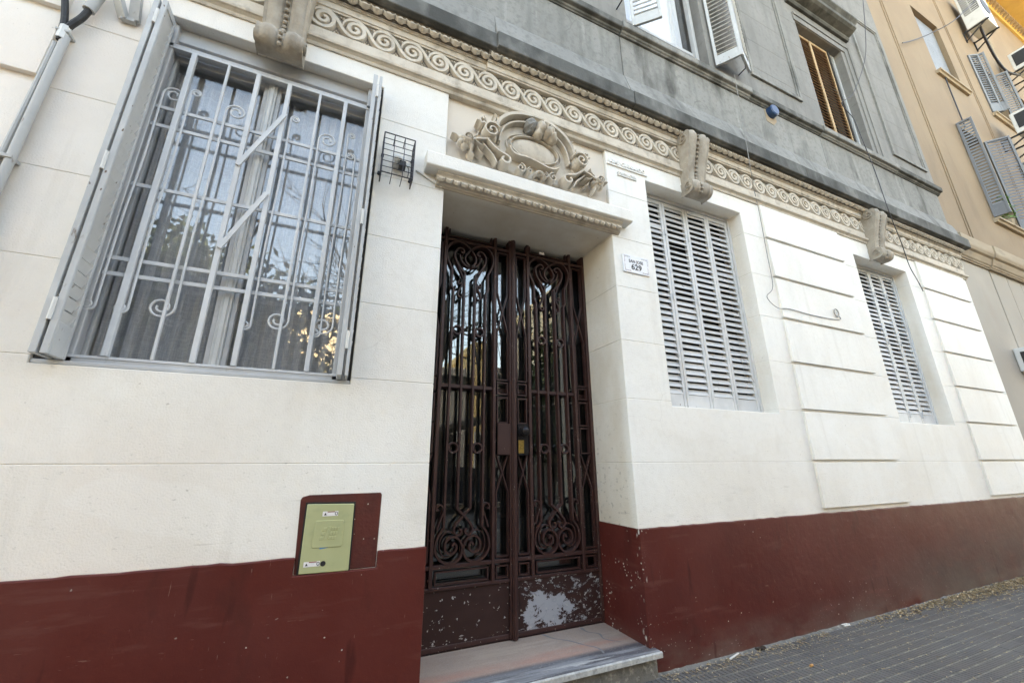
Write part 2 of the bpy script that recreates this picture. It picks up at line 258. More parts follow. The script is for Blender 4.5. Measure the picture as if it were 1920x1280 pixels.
# ------------------------------------------------------------------ geometry helpers
class MB:
    def __init__(s): s.v = []; s.f = []
    def add(s, vs, fs):
        n = len(s.v); s.v += [tuple(p) for p in vs]; s.f += [tuple(i + n for i in f) for f in fs]; return s
    def box(s, x0, x1, y0, y1, z0, z1):
        return s.add([(x0, y0, z0), (x1, y0, z0), (x1, y1, z0), (x0, y1, z0), (x0, y0, z1), (x1, y0, z1), (x1, y1, z1), (x0, y1, z1)],
                     [(0, 3, 2, 1), (4, 5, 6, 7), (0, 1, 5, 4), (1, 2, 6, 5), (2, 3, 7, 6), (3, 0, 4, 7)])
    def prism_xz(s, pts, y0, y1):                # outline counter-clockwise seen from the street
        n = len(pts)
        return s.add([(x, y0, z) for x, z in pts] + [(x, y1, z) for x, z in pts],
                     [tuple(range(n)), tuple(range(2 * n - 1, n - 1, -1))] + [(i, i + n, (i + 1) % n + n, (i + 1) % n) for i in range(n)])
    def prism_x(s, pts, x0, x1):                 # (y,z) profile run along X
        n = len(pts)
        return s.add([(x0, y, z) for y, z in pts] + [(x1, y, z) for y, z in pts],
                     [tuple(range(n)), tuple(range(2 * n - 1, n - 1, -1))] + [(i, i + n, (i + 1) % n + n, (i + 1) % n) for i in range(n)])
    def strip(s, pts, wd, y0, y1, top=1.0, taper=None):   # flat bar bent in the XZ plane, y0 = street face
        n = len(pts); vs = []; fs = []
        for i, p in enumerate(pts):
            a = pts[max(i - 1, 0)]; b = pts[min(i + 1, n - 1)]
            dx, dz = b[0] - a[0], b[1] - a[1]; l = math.hypot(dx, dz) or 1
            nx, nz = -dz / l, dx / l
            ww = wd * (taper(i / (n - 1)) if taper else 1) / 2
            vs += [(p[0] + nx * ww, y1, p[1] + nz * ww), (p[0] + nx * ww * top, y0, p[1] + nz * ww * top), (p[0] - nx * ww * top, y0, p[1] - nz * ww * top), (p[0] - nx * ww, y1, p[1] - nz * ww)]
        for i in range(n - 1):
            for k in range(4): fs.append((4 * i + k, 4 * i + (k + 1) % 4, 4 * i + 4 + (k + 1) % 4, 4 * i + 4 + k))
        fs += [(3, 2, 1, 0), (4 * n - 4, 4 * n - 3, 4 * n - 2, 4 * n - 1)]
        return s.add(vs, fs)
    def tube(s, pts, r, n=8):
        pts = [Vector(p) for p in pts]; vs = []; fs = []; up = None
        for i, p in enumerate(pts):
            d = (pts[min(i + 1, len(pts) - 1)] - pts[max(i - 1, 0)]).normalized()
            if up is None: up = d.orthogonal().normalized()
            up = (up - d * up.dot(d)); up = up.normalized() if up.length > 1e-6 else d.orthogonal().normalized()
            sd = d.cross(up); rr = r[i] if isinstance(r, (list, tuple)) else r
            for k in range(n):
                a = 2 * math.pi * k / n; vs.append(p + (up * math.cos(a) + sd * math.sin(a)) * rr)
        for i in range(len(pts) - 1):
            for k in range(n): fs.append((i * n + k, i * n + (k + 1) % n, (i + 1) * n + (k + 1) % n, (i + 1) * n + k))
        fs += [tuple(range(n - 1, -1, -1)), tuple(range((len(pts) - 1) * n, len(pts) * n))]
        return s.add(vs, fs)
    def ball(s, c, rx, ry=None, rz=None, nu=10, nv=6):
        ry = rx if ry is None else ry; rz = rx if rz is None else rz; vs = [(c[0], c[1], c[2] - rz)]; fs = []
        for j in range(1, nv):
            b = math.pi * j / nv - math.pi / 2
            for i in range(nu):
                a = 2 * math.pi * i / nu; vs.append((c[0] + rx * math.cos(b) * math.cos(a), c[1] + ry * math.cos(b) * math.sin(a), c[2] + rz * math.sin(b)))
        vs.append((c[0], c[1], c[2] + rz)); t = len(vs) - 1
        for i in range(nu):
            fs.append((0, 1 + (i + 1) % nu, 1 + i)); fs.append((t, t - nu + i, t - nu + (i + 1) % nu))
            for j in range(nv - 2): a = 1 + j * nu; fs.append((a + i, a + (i + 1) % nu, a + nu + (i + 1) % nu, a + nu + i))
        return s.add(vs, fs)
    def beam(s, a, b, wd, th):                   # square bar between two points
        a, b = Vector(a), Vector(b); d = (b - a).normalized(); q = d.cross(Vector((0, 0, 1)))
        q = q.normalized() if q.length > 1e-3 else Vector((1, 0, 0)); u = q.cross(d)
        return s.add([p + q * sx * wd / 2 + u * sz * th / 2 for p in (a, b) for sx, sz in ((-1, -1), (1, -1), (1, 1), (-1, 1))],
                     [(3, 2, 1, 0), (4, 5, 6, 7)] + [(k, (k + 1) % 4, 4 + (k + 1) % 4, 4 + k) for k in range(4)])
    def mesh(s, name, bevel=0.0, smooth=False, segs=1):
        me = bpy.data.meshes.new(name); me.from_pydata(s.v, [], s.f)
        bm = bmesh.new(); bm.from_mesh(me)
        bmesh.ops.recalc_face_normals(bm, faces=bm.faces)
        if bevel:
            ed = [e for e in bm.edges if len(e.link_faces) == 2 and e.calc_face_angle(0) > .6]
            bmesh.ops.bevel(bm, geom=ed, offset=bevel, segments=segs, affect='EDGES', profile=.5, clamp_overlap=True)
        bm.to_mesh(me); bm.free()
        if smooth:
            for p in me.polygons: p.use_smooth = True
            try: me.set_sharp_from_angle(angle=R(38))
            except Exception: pass
        return me
    def build(s, name, mat, parent=None, bevel=0.0, smooth=False, segs=1):
        return link(name, s.mesh(name, bevel, smooth, segs), mat, parent)
WLOC = {}
def link(name, me, mat, parent=None, loc=(0, 0, 0), rot=None):
    o = bpy.data.objects.new(name, me); COL.objects.link(o)
    if me is not None and not me.materials: me.materials.append(mt[mat])
    o.location = loc
    if rot: o.rotation_euler = rot
    WLOC[o.name] = Vector(loc)
    if parent:
        o.parent = parent; o.matrix_parent_inverse = Matrix.Translation(-WLOC[parent.name])
    return o
def empty(name, loc, label, cat, group=None):
    o = bpy.data.objects.new(name, None); COL.objects.link(o); o.location = loc; o.empty_display_size = .1; WLOC[o.name] = Vector(loc)
    return tag(o, label, cat, group)
def tag(o, label=None, cat=None, group=None, kind=None):
    for k, v in (('label', label), ('category', cat), ('group', group), ('kind', kind)):
        if v: o[k] = v
    return o
def smooth_path(pts, sub=6):
    out = []; n = len(pts)
    for i in range(n - 1):
        p0, p1, p2, p3 = pts[max(i - 1, 0)], pts[i], pts[i + 1], pts[min(i + 2, n - 1)]
        for k in range(sub):
            t = k / sub
            out.append(tuple(.5 * (2 * b + (c - a) * t + (2 * a - 5 * b + 4 * c - d) * t * t + (-a + 3 * b - 3 * c + d) * t ** 3) for a, b, c, d in zip(p0, p1, p2, p3)))
    return out + [tuple(pts[-1])]
def spiral(cx, cz, r0, r1, a0, a1, n=24):
    return [(cx + (r0 + (r1 - r0) * i / n) * math.cos(R(a0 + (a1 - a0) * i / n)), cz + (r0 + (r1 - r0) * i / n) * math.sin(R(a0 + (a1 - a0) * i / n))) for i in range(n + 1)]
def text(name, s, size, x, y, z, mat, parent, ext=.003, align='CENTER', sx=1.0, bold=0.0):
    cu = bpy.data.curves.new(name, 'FONT'); cu.body = s; cu.size = size; cu.extrude = ext; cu.align_x = align; cu.resolution_u = 3; cu.offset = bold
    o = bpy.data.objects.new(name, cu); COL.objects.link(o); dg = bpy.context.evaluated_depsgraph_get(); dg.update()
    me = bpy.data.meshes.new_from_object(o.evaluated_get(dg)); bpy.data.objects.remove(o); bpy.data.curves.remove(cu)
    me.materials.clear(); me.transform(Matrix.Translation((x, y, z)) @ Matrix.Rotation(R(90), 4, 'X') @ Matrix.Diagonal((sx, 1, 1, 1)))
    return link(name, me, mat, parent)

# ================================================================== setting
g = MB().box(-400, 400, -400, 400, -1.2, -.30).build('ground', 'ground'); tag(g, kind='structure')
rd = MB().box(-60, 70, -11.2, -5.22, -.5, -.13).build('road', 'asphalt'); tag(rd, kind='structure')
kb = MB().box(-60, 70, -5.22, -5.08, -.6, -.004).build('kerb', 'kerb', bevel=.012); tag(kb, kind='structure')
kb2 = MB().box(-60, 70, -11.34, -11.2, -.6, -.004).build('kerb', 'kerb', bevel=.012); tag(kb2, kind='structure')
sw2 = MB().box(-60, 70, -13.2, -11.34, -.6, -.012).build('far_sidewalk', 'tile'); tag(sw2, kind='structure')
sw = MB().box(-40, 40, -5.08, .30, -.5, -.0056).build('sidewalk', 'joint'); tag(sw, kind='structure')
TP = .234                                        # one ribbed tile: three rows of six bars
def tile_geo(dx=0.0, dy=0.0, dz=0.0):
    v = []; f = []
    for r in range(3):
        for c in range(6):
            x0, x1 = c * TP / 6 + .0025, (c + 1) * TP / 6 - .0025; y0, y1 = r * TP / 3 + .005, (r + 1) * TP / 3 - .005
            if c == 0:
                n = len(v); v += [(.001 + dx, y0 + dy, -.0062), (TP - .001 + dx, y0 + dy, -.0062), (TP - .001 + dx, y1 + dy, -.0062), (.001 + dx, y1 + dy, -.0062)]; f.append((n, n + 1, n + 2, n + 3))
            n = len(v); b = .0035
            v += [(x0 + dx, y0 + dy, -.009), (x1 + dx, y0 + dy, -.009), (x1 + dx, y1 + dy, -.009), (x0 + dx, y1 + dy, -.009),
                  (x0 + b + dx, y0 + b + dy, dz), (x1 - b + dx, y0 + b + dy, dz), (x1 - b + dx, y1 - b + dy, dz), (x0 + b + dx, y1 - b + dy, dz)]
            f += [(n + 4, n + 5, n + 6, n + 7)] + [(n + k, n + (k + 1) % 4, n + 4 + (k + 1) % 4, n + 4 + k) for k in range(4)]
    return v, f
v, f = tile_geo(); tme = bpy.data.meshes.new('tile'); tme.from_pydata(v, [], f)
rest = MB(); YT = -.047
for j in range(21):
    for i in range(-18, 66):
        x, y = i * TP, YT - (j + 1) * TP
        if y < -5.08 + .01: continue
        near = 1.8 < x < 9.7 and j < 8 and (x > 3.1 + (j - 5) * .25 or j < 6)
        if near:
            o = link('tile', tme, 'tile', sw, (x, y, random.uniform(-.0016, .0012)), (random.uniform(-.003, .003), random.uniform(-.003, .003), 0))
        else: rest.add(*tile_geo(x, y, random.uniform(-.0012, .001)))
o = rest.build('tile_field', 'tile', sw); tag(o, kind='stuff')
# crumbling cement strip between the wall and the first row of tiles
m = MB(); n = 150; vs = []
for i in range(n + 1):
    x = 2.16 + (9.7 - 2.16) * i / n; h = .001 + .006 * random.random() ** 2 + (.010 if x > 5.4 else 0) * random.random()
    yf = -.050 - .014 * random.random() - (.05 * random.random() if x > 4.6 else 0)
    vs += [(x, -.018, h + .010), (x, -.04, h), (x, yf, -.003)]
m.add(vs, [(3 * i + k, 3 * i + 3 + k, 3 * i + 4 + k, 3 * i + 1 + k) for i in range(n) for k in range(2)])
tag(m.build('cement_fillet', 'rubble', smooth=True), kind='structure')

# ================================================================== the house
house = empty('old_house', (3.2, 0.2, 0), 'white and grey old house front with dark red base and carved stone frieze', 'building')
XL, XE = -3.4, 9.62
DX0, DX1, DZ1, DY = .58, 2.162, 3.39, .52        # doorway
OPEN = [(-1.35, .07, 1.835, 4.17), (DX0, DX1, -1, 4.5), (2.645, 4.04, 1.835, 4.135), (6.255, 7.60, 1.83, 4.09)]
shell = MB()
for b in ((XL, XE, 7.7, 8, 0, 15.0), (XL, XL + .3, .52, 7.7, 0, 15.0), (XE - .3, XE, .52, 7.7, 0, 15.0), (XL + .3, XE - .3, .3, 7.7, 14.7, 15.0), (XL + .3, XE - .3, .52, 7.7, 4.98, 5.2), (XL + .3, XE - .3, .52, 7.7, -.2, .05)):
    shell.box(*b)  # unseen top added in height so its shadow falls on the fronts opposite
wall = shell.build('wall', 'dark', house)
def blocks(zs, x0, x1, opens, y0, y1, mat, parent, bev=.004):
    for z0, z1 in zip(zs[:-1], zs[1:]):
        full = sorted((a, b) for a, b, c, d in opens if c <= z0 + .001 and d >= z1 - .001)
        spans = []; x = x0
        for a, b in full: spans.append((x, a)); x = b
        spans.append((x, x1))
        for a, b in spans:
            if b - a < .02: continue
            bot = [(a, z0)]; top = [(b, z1)]
            for (p, q, c, d) in sorted(opens):
                if p < a - .001 or q > b + .001: continue
                if c <= z0 and z0 < d < z1: bot += [(p, z0), (p, d), (q, d), (q, z0)]
            for (p, q, c, d) in sorted(opens, reverse=True):
                if p < a - .001 or q > b + .001: continue
                if d >= z1 and z0 < c < z1: top += [(q, z1), (q, c), (p, c), (p, z1)]
            pts = bot + [(b, z0)] + top + [(a, z1)]
            o = MB().prism_xz(pts, y0, y1).build('wall_block', mat, parent, bevel=bev)
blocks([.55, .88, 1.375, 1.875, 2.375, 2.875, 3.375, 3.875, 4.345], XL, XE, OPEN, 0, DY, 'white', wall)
# raised blocks between and beside the windows
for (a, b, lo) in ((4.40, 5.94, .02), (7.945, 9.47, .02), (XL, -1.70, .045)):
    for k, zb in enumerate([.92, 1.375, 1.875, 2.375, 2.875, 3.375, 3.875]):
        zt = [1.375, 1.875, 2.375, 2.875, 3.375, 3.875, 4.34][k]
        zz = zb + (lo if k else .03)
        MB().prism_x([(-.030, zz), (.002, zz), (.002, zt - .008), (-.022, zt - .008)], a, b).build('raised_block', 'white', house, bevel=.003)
# plinth, painted dark red
PT = .905
def plinth(x0, x1, notch=None):
    def top(a, b):                               # hand-painted upper edge, slightly uneven
        n = max(2, int(abs(b - a) / .055)); return [(a + (b - a) * i / n, PT + random.gauss(0, .0016)) for i in range(n + 1)]
    pts = [(x0, -.05), (x1, -.05)]
    if notch: a, b, c = notch; pts += top(x1, b) + [(b, c), (a, c)] + top(a, x0)
    else: pts += top(x1, x0)
    MB().prism_xz(pts, -.022, DY + .001).build('plinth', 'red', house, bevel=.006, segs=2)
plinth(XL, DX0 + .006, (-.10, .312, .822)); plinth(DX1 - .006, XE)
MB().prism_xz([(-.097, .824), (.309, .824), (.311, 1.20), (.304, 1.212), (-.07, 1.210), (-.105, 1.20), (-.112, 1.185)], -.004, .05).build('meter_surround', 'redpatch', house, bevel=.003)
# doorstep
MB().prism_x([(-.078, .122), (-.085, .130), (-.085, .150), (-.076, .160), (.56, .160), (.56, .122)], .52, 2.20).build('marble_step', 'marble', house, bevel=.003)
st = MB().prism_x([(-.088, .124), (-.0885, .152), (-.080, .159), (-.0765, .15), (-.0765, .124)], .515, 2.205).build('step_edge', 'marbleedge', house)
MB().box(.56, 2.19, -.045, .4, -.05, .121).build('step_riser', 'rubble', house, bevel=.006)
for pth in ([(1.60, .50), (1.64, .40), (1.72, .32), (1.78, .22), (1.84, .13), (1.83, .05)], [(1.93, .49), (1.93, .40), (1.99, .33), (1.97, .24), (2.05, .15)]):
    m = MB(); q = smooth_path(pth, 4); vs = []
    for i, (x, y) in enumerate(q):
        wd = .008 * (1 - .7 * i / len(q)) + .006 * random.random(); vs += [(x - wd, y, .1603), (x + wd, y, .1603)]
    m.add(vs, [(2 * i, 2 * i + 1, 2 * i + 3, 2 * i + 2) for i in range(len(q) - 1)]).build('marble_vein', 'vein', house)

# ---------------------------------------------------------- entablature
S1 = .90                                         # where the frieze steps forward
def run(name, prof, mat, x0=XL, x1=XE, ex=0.0, bevel=0.0, dy=0.0):
    return MB().prism_x([(y + dy, z) for y, z in prof], x0, x1 + ex).build(name, mat, house, bevel=bevel)
run('lower_moulding', [(.05, 4.335), (-.012, 4.335), (-.018, 4.350), (-.018, 4.358), (-.034, 4.372), (-.046, 4.376), (-.050, 4.392), (-.050, 4.402), (-.022, 4.408), (.05, 4.41)], 'stone', ex=.035, bevel=.0015)
run('fascia', [(.05, 4.41), (-.022, 4.4085), (-.022, 4.506), (.05, 4.506)], 'stone', ex=.01, bevel=.002)
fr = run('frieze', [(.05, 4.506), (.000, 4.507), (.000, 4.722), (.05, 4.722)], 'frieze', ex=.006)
for nm, d, a, b in (('upper_fascia', 0, XL, S1), ('upper_fascia', -.028, S1, XE + .012)):
    run(nm, [(.05, 4.722), (-.012 + d, 4.722), (-.016 + d, 4.735), (-.024 + d, 4.738), (-.024 + d, 4.792), (-.034 + d, 4.796), (-.036 + d, 4.804), (-.044 + d, 4.808), (-.044 + d, 4.816), (.05, 4.817)], 'stone', a, b, bevel=.0012)
MB().box(9.50, 9.628, -.023, .05, 4.507, 4.7215).build('frieze_end', 'stone', house, bevel=.002)
# wave scroll ornament
WP = .222
pth = [(-.088, -.012), (-.078, .04), (-.04, .078), (.015, .086), (.065, .06), (.105, .012), (.14, -.042), (.18, -.078), (.225, -.088), (.27, -.066), (.292, -.02), (.284, .028), (.25, .056), (.212, .054), (.182, .026), (.180, -.012), (.205, -.038), (.235, -.034), (.250, -.008), (.238, .014), (.220, .010)]
q = smooth_path(pth, 3)
wm = MB().strip(q, .046, -.028, .001, .55, lambda t: min(1, .25 + t * 7) * (1 - .35 * max(0, t - .6)))
for cx, cz, r in ((.085, -.086, .011), (.108, -.082, .009), (.064, -.088, .008), (.096, -.066, .007), (.135, .082, .011), (.158, .078, .008), (.112, .084, .008), (.14, .062, .007)):
    wm.ball((cx, -.002, cz), r, .016, r, 6, 4)
wme = wm.mesh('wave_scroll', smooth=True)
x = -.411 - 12 * WP
while x < 9.42:
    link('wave_scroll', wme, 'stone', fr, (x, random.uniform(-.003, .002), 4.612 + random.gauss(0, .0015)), (0, random.gauss(0, .014), 0)); x += WP
# egg moulding
for d, a, b in ((0, XL, S1), (-.028, S1, XE + .02)):
    eb = run('egg_moulding', [(.05, 4.817), (-.046 + d, 4.818), (-.050 + d, 4.822), (-.074 + d, 4.872), (-.076 + d, 4.886), (.05, 4.886)], 'frieze', a, b)
em = MB().ball((0, .006, 0), .034, .026, .048, 10, 8)
em.strip(smooth_path([(-.046, .04), (-.044, 0), (-.024, -.034), (0, -.044), (.024, -.034), (.044, 0), (.046, .04)], 3), .010, -.020, .012, .6)
eme = em.mesh('egg', smooth=True)
x = -1.9
while x < 9.6:
    link('egg', eme, 'stone', eb, (x, -.066 - (.028 if x > S1 else 0), 4.852), (R(-24), 0, 0)); x += .0925
# grey cornice
for a, b, d, nm in ((XL, S1 + .06, 0, ''), (S1 + .06, 2.47, -.028, ''), (2.476, 5.28, -.032, ''), (5.286, XE + .14, -.030, '')):
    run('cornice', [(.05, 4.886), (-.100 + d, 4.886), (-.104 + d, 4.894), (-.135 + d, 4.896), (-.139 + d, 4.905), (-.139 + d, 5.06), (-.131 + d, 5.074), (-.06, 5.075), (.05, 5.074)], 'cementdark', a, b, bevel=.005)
    run('cornice_slope', [(.05, 5.074), (-.120 + d, 5.075), (-.098 + d, 5.12), (-.060, 5.38), (-.052, 5.40), (.05, 5.40)], 'cement', a, min(b, XE + .08), bevel=.004)
for a, b in ((XL, 2.485), (2.493, 6.17), (6.178, XE + .03)):
    run('parapet', [(.05, 5.40), (-.030, 5.40), (-.030, 6.02), (.05, 6.02)], 'cement', a, b, bevel=.005)
for a, b, d in ((XL, 2.485, 0), (2.493, 4.62, -.012), (4.62, 6.17, 0), (6.178, 8.25, -.012), (8.25, XE + .08, 0)):
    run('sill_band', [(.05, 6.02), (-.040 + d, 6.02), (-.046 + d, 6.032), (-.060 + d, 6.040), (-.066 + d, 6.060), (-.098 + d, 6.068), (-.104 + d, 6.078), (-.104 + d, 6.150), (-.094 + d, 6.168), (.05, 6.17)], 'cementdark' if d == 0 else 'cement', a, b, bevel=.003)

# ---------------------------------------------------------- stone brackets
def bracket(cx, name='bracket'):
    prof = [(-.02, 4.815), (-.17, 4.812), (-.195, 4.79), (-.205, 4.75), (-.195, 4.70), (-.172, 4.62), (-.145, 4.53), (-.118, 4.43), (-.098, 4.34), (-.088, 4.27), (-.092, 4.235), (-.118, 4.225), (-.142, 4.20), (-.15, 4.16), (-.142, 4.115), (-.118, 4.085), (-.08, 4.072), (-.02, 4.075)]
    prof = smooth_path(prof, 2); nx = 14; m = MB(); vs = []; n = len(prof)
    for j, (y, z) in enumerate(prof):
        hw = .150 - .020 * min(1, max(0, (4.75 - z) / .45)) + (.012 if z < 4.23 else 0)
        for i in range(nx + 1):
            t = -1 + 2 * i / nx; a = abs(t)
            lobe = .022 * math.sin(math.pi * min(1, max(0, (a - .16) / .72))) - (.016 if a < .15 else 0) + (.010 if .86 < a else 0)
            k = min(1, max(0, (-y - .05) / .05)); vs.append((cx + t * hw, y - lobe * k + random.uniform(-.002, .002), z))
    m.add(vs, [(j * (nx + 1) + i, (j + 1) * (nx + 1) + i, (j + 1) * (nx + 1) + i + 1, j * (nx + 1) + i + 1) for j in range(n - 1) for i in range(nx)])
    for side in (0, nx):                         # side faces back to the wall
        k0 = len(m.v); ed = [m.v[j * (nx + 1) + side] for j in range(n)]
        m.v += ed + [(p[0], .01, p[2]) for p in ed]
        m.f += [(k0 + j, k0 + j + 1, k0 + n + j + 1, k0 + n + j) for j in range(n - 1)]
    b = m.build('bracket', 'stonedark', house, smooth=True)
    for s in (-1, 1):                            # volutes on the sides
        for (yc, zc, r, hw) in ((-.125, 4.735, .068, .151), (-.098, 4.15, .048, .143)):
            v = MB(); pts = spiral(0, 0, r, .006, 80, 80 + 640, 36); vs2 = []
            v.strip([(a, c) for a, c in pts], r * .24, -.014, .004, .6)
            me = v.mesh('volute', smooth=True); me.transform(Matrix.Rotation(R(90 if s > 0 else -90), 4, 'Z'))
            link('volute', me, 'stonedark', b, (cx + s * (hw - .001), yc, zc))
    path = [(y, z) for y, z in prof if y < -.075 and 4.09 < z < 4.78]; acc = 0; last = None; bme = None
    for y, z in path:
        if last: acc += math.hypot(y - last[0], z - last[1])
        last = (y, z)
        if acc > .030 or bme is None:
            acc = 0
            if bme is None: bme = MB().ball((0, 0, 0), .0155, .0155, .0155, 8, 6).mesh('bead', smooth=True)
            link('bead', bme, 'stonedark', b, (cx, y + .004, z))
    return b
for cx in (-.625, 3.285, 6.80): bracket(cx)

# ---------------------------------------------------------- panel and hood over the door
MB().box(DX0 - .003, DX1 + .003, .035, .51, 3.455, 4.344).build('overdoor_panel', 'panelbeige', house)
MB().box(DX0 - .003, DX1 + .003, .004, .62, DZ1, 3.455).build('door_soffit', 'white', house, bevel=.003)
HC = 1.372
MB().prism_x([(.06, 3.49), (-.088, 3.49), (-.112, 3.500), (-.112, 3.612), (-.10, 3.622), (.06, 3.640)], HC - .955, HC + .955).build('door_hood', 'white', house, bevel=.005)
hm = MB().prism_x([(.06, 3.392), (-.010, 3.392), (-.014, 3.400), (-.030, 3.402), (-.034, 3.410), (-.040, 3.428), (-.064, 3.466), (-.080, 3.478), (-.082, 3.489), (.06, 3.489)], HC - .86, HC + .86).build('hood_moulding', 'stone', house, bevel=.001)
am = MB().ball((0, 0, 0), .030, .017, .034, 8, 6).strip(smooth_path([(-.03, .03), (-.02, -.012), (0, -.03), (.02, -.012), (.03, .03)], 2), .012, -.014, .01, .6)
ame = am.mesh('carved_leaf', smooth=True)
for k in range(28): link('carved_leaf', ame, 'stone', hm, (HC - .83 + k * .0615, -.052, 3.442), (R(-34), 0, 0))
# cartouche
ct = MB()
cx0, cz0 = 1.365, 4.0
def cz(u, w): return (cx0 + u, cz0 + w)
plate = [cz(*p) for p in [(-.42, -.05), (-.36, -.16), (-.30, -.24), (-.16, -.27), (0, -.275), (.16, -.27), (.30, -.24), (.36, -.16), (.42, -.05), (.40, .08), (.36, .2), (.27, .29), (.15, .335), (0, .345), (-.15, .335), (-.27, .29), (-.36, .2), (-.40, .08)]]
car = MB().prism_xz(plate, .012, .045).build('cartouche', 'stone', house, bevel=.012, segs=2)
def orn(name, pts, wd, y0, top=.45, taper=None, sub=4, raw=False):
    return MB().strip(pts if raw else smooth_path(pts, sub), wd, y0, .02, top, taper).build(name, 'stone', car, smooth=True)
arch = [cz(*p) for p in [(-.40, -.01), (-.385, .09), (-.345, .19), (-.26, .275), (-.15, .325), (-.05, .345)]]
arch2 = [cz(*p) for p in [(.09, .345), (.17, .32), (.27, .265), (.345, .18), (.385, .08), (.40, -.02)]]
for a in (arch, arch2):
    orn('arch_band', a, .060, -.045); c = [(x * .86 + cx0 * .14, z * .86 + cz0 * .14 - .01) for x, z in a]; orn('arch_band', c, .030, -.024)
ov = [cz(.235 * math.cos(t) - .0, .125 * math.sin(t) + .02) for t in [2 * math.pi * k / 40 for k in range(41)]]
o = MB().ball((cx0, .022, cz0 + .02), .235, .040, .125, 28, 14).build('oval_boss', 'stone', car, smooth=True)
orn('oval_rim', ov, .016, -.014, raw=True); orn('oval_rim', [(cx0 + (x - cx0) * 1.16, cz0 + .02 + (z - cz0 - .02) * 1.22) for x, z in ov], .012, -.004, raw=True)
orn('lower_scroll', [cz(*p) for p in [(-.26, -.06), (-.23, -.11), (-.18, -.125), (-.10, -.12), (0, -.135), (.10, -.16), (.17, -.155), (.22, -.115)]], .030, -.042)
for s in (-1, 1):
    v = MB().ball((cx0 + s * .435, .0, cz0 + .0), .070, .055, .070, 16, 10); v.strip(spiral(cx0 + s * .435, cz0, .078, .008, 90 + s * 60, 90 + s * 60 - s * 600, 40), .022, -.075, -.01, .5)
    v.build('side_volute', 'stone', car, smooth=True)
    orn('c_scroll', [cz(s * a, b) for a, b in [(.47, -.07), (.43, -.11), (.37, -.155), (.31, -.175), (.265, -.20), (.27, -.245), (.31, -.255), (.335, -.228), (.318, -.205)]], .034, -.052)
    orn('c_scroll', [cz(s * a, b) for a, b in [(.50, -.10), (.45, -.15), (.40, -.2), (.37, -.26)]], .026, -.030)
    orn('acanthus', [cz(s * a, b) for a, b in [(.47, .06), (.50, .085), (.515, .07), (.53, .10), (.52, .125), (.50, .115)]], .024, -.05)
    orn('stem', [cz(s * a, b) for a, b in [(.44, -.06), (.49, -.085), (.54, -.10), (.60, -.13)]], .028, -.05)
    lf_t = lambda t: max(.08, math.sin(math.pi * min(1, t * .92 + .08)))
    for (a0_, b0_, ang, L_, yy) in ((.575, -.115, 200, .10, -.045), (.60, -.19, 250, .085, -.04), (.585, -.10, 120, .08, -.05), (.545, -.15, 230, .09, -.03), (.70, -.12, 20, .06, -.03),
                                    (.475, .075, 70, .075, -.05), (.50, .055, 35, .07, -.045), (.405, .145, 100, .06, -.03), (.37, .20, 55, .05, -.03), (.345, -.10, 300, .07, -.035), (.30, -.20, 250, .06, -.03)):
        an = R(ang); ex, ez = math.cos(an), math.sin(an)
        orn('carved_leaf', [cz(s * a0_, b0_), cz(s * (a0_ + ex * L_ * .5 - ez * .012), b0_ + ez * L_ * .5 + ex * .012), cz(s * (a0_ + ex * L_), b0_ + ez * L_)], .040, yy, .15, lf_t, 4)
    rz = MB(); c0 = (cx0 + s * .635, -.02, cz0 - .145)
    for k in range(6):
        a = 2 * math.pi * k / 6 + .3; rz.ball((c0[0] + .042 * math.cos(a), c0[1] + .006, c0[2] + .042 * math.sin(a)), .034, .030, .030, 9, 6)
    rz.ball((c0[0], c0[1] - .03, c0[2]), .022, .022, .022, 9, 6)
    for k in range(5): a = 2 * math.pi * k / 5; rz.ball((c0[0] + .024 * math.cos(a), c0[1] - .016, c0[2] + .024 * math.sin(a)), .020, .022, .018, 8, 6)
    rz.strip(spiral(c0[0], c0[2], .040, .006, 0, 620, 30), .010, c0[1] - .052, c0[1], .5)
    rz.build('rose', 'stone', car, smooth=True)
    for k, (a, b, r) in enumerate([(.385, .09, .026), (.375, .05, .020), (.40, .125, .018)]): MB().ball((cx0 + s * a, -.02, cz0 + b), r, .03, r * 1.2, 8, 6).build('leaf_bud', 'stone', car, smooth=True)
    MB().strip(spiral(cx0 + s * .155, cz0 - .245, .045, .006, 90, 90 + s * 520, 28), .016, -.04, .02, .5).build('small_volute', 'stone', car, smooth=True)
    MB().strip(spiral(cx0 + s * .075, cz0 - .252, .028, .005, 90, 90 - s * 470, 24), .012, -.045, .02, .5).build('small_volute', 'stone', car, smooth=True)
sh = MB()
for k in range(7):
    a = R(20 + 140 * k / 6); sh.ball((cx0 + .03 + .040 * math.cos(a), -.012, cz0 - .262 + .04 * math.sin(a)), .014, .03, .020, 8, 6)
sh.build('shell', 'stone', car, smooth=True)
hd = MB()
rr = random.Random(4)
for (u, w_, r, d) in ((.04, .225, .068, .075), (.10, .205, .062, .07), (.155, .175, .055, .06), (.08, .285, .045, .055), (.15, .255, .040, .05), (.02, .18, .05, .05)):
    hd.ball((cx0 + u, -.02, cz0 + w_), r, d, r * .95, 10, 7)
hd.v = [(x + rr.uniform(-.006, .006), y + rr.uniform(-.008, .008), z + rr.uniform(-.006, .006)) for x, y, z in hd.v]
hd.build('broken_crest', 'stone', car, smooth=True)
bk = MB().ball((cx0 - .045, -.015, cz0 + .24), .062, .062, .075, 10, 8).ball((cx0 - .075, -.005, cz0 + .315), .022, .03, .05, 7, 5)
bk.v = [(x + rr.uniform(-.012, .012), y + rr.uniform(-.012, .012), z + rr.uniform(-.012, .012)) for x, y, z in bk.v]
bk.build('broken_stone', 'cement', car)
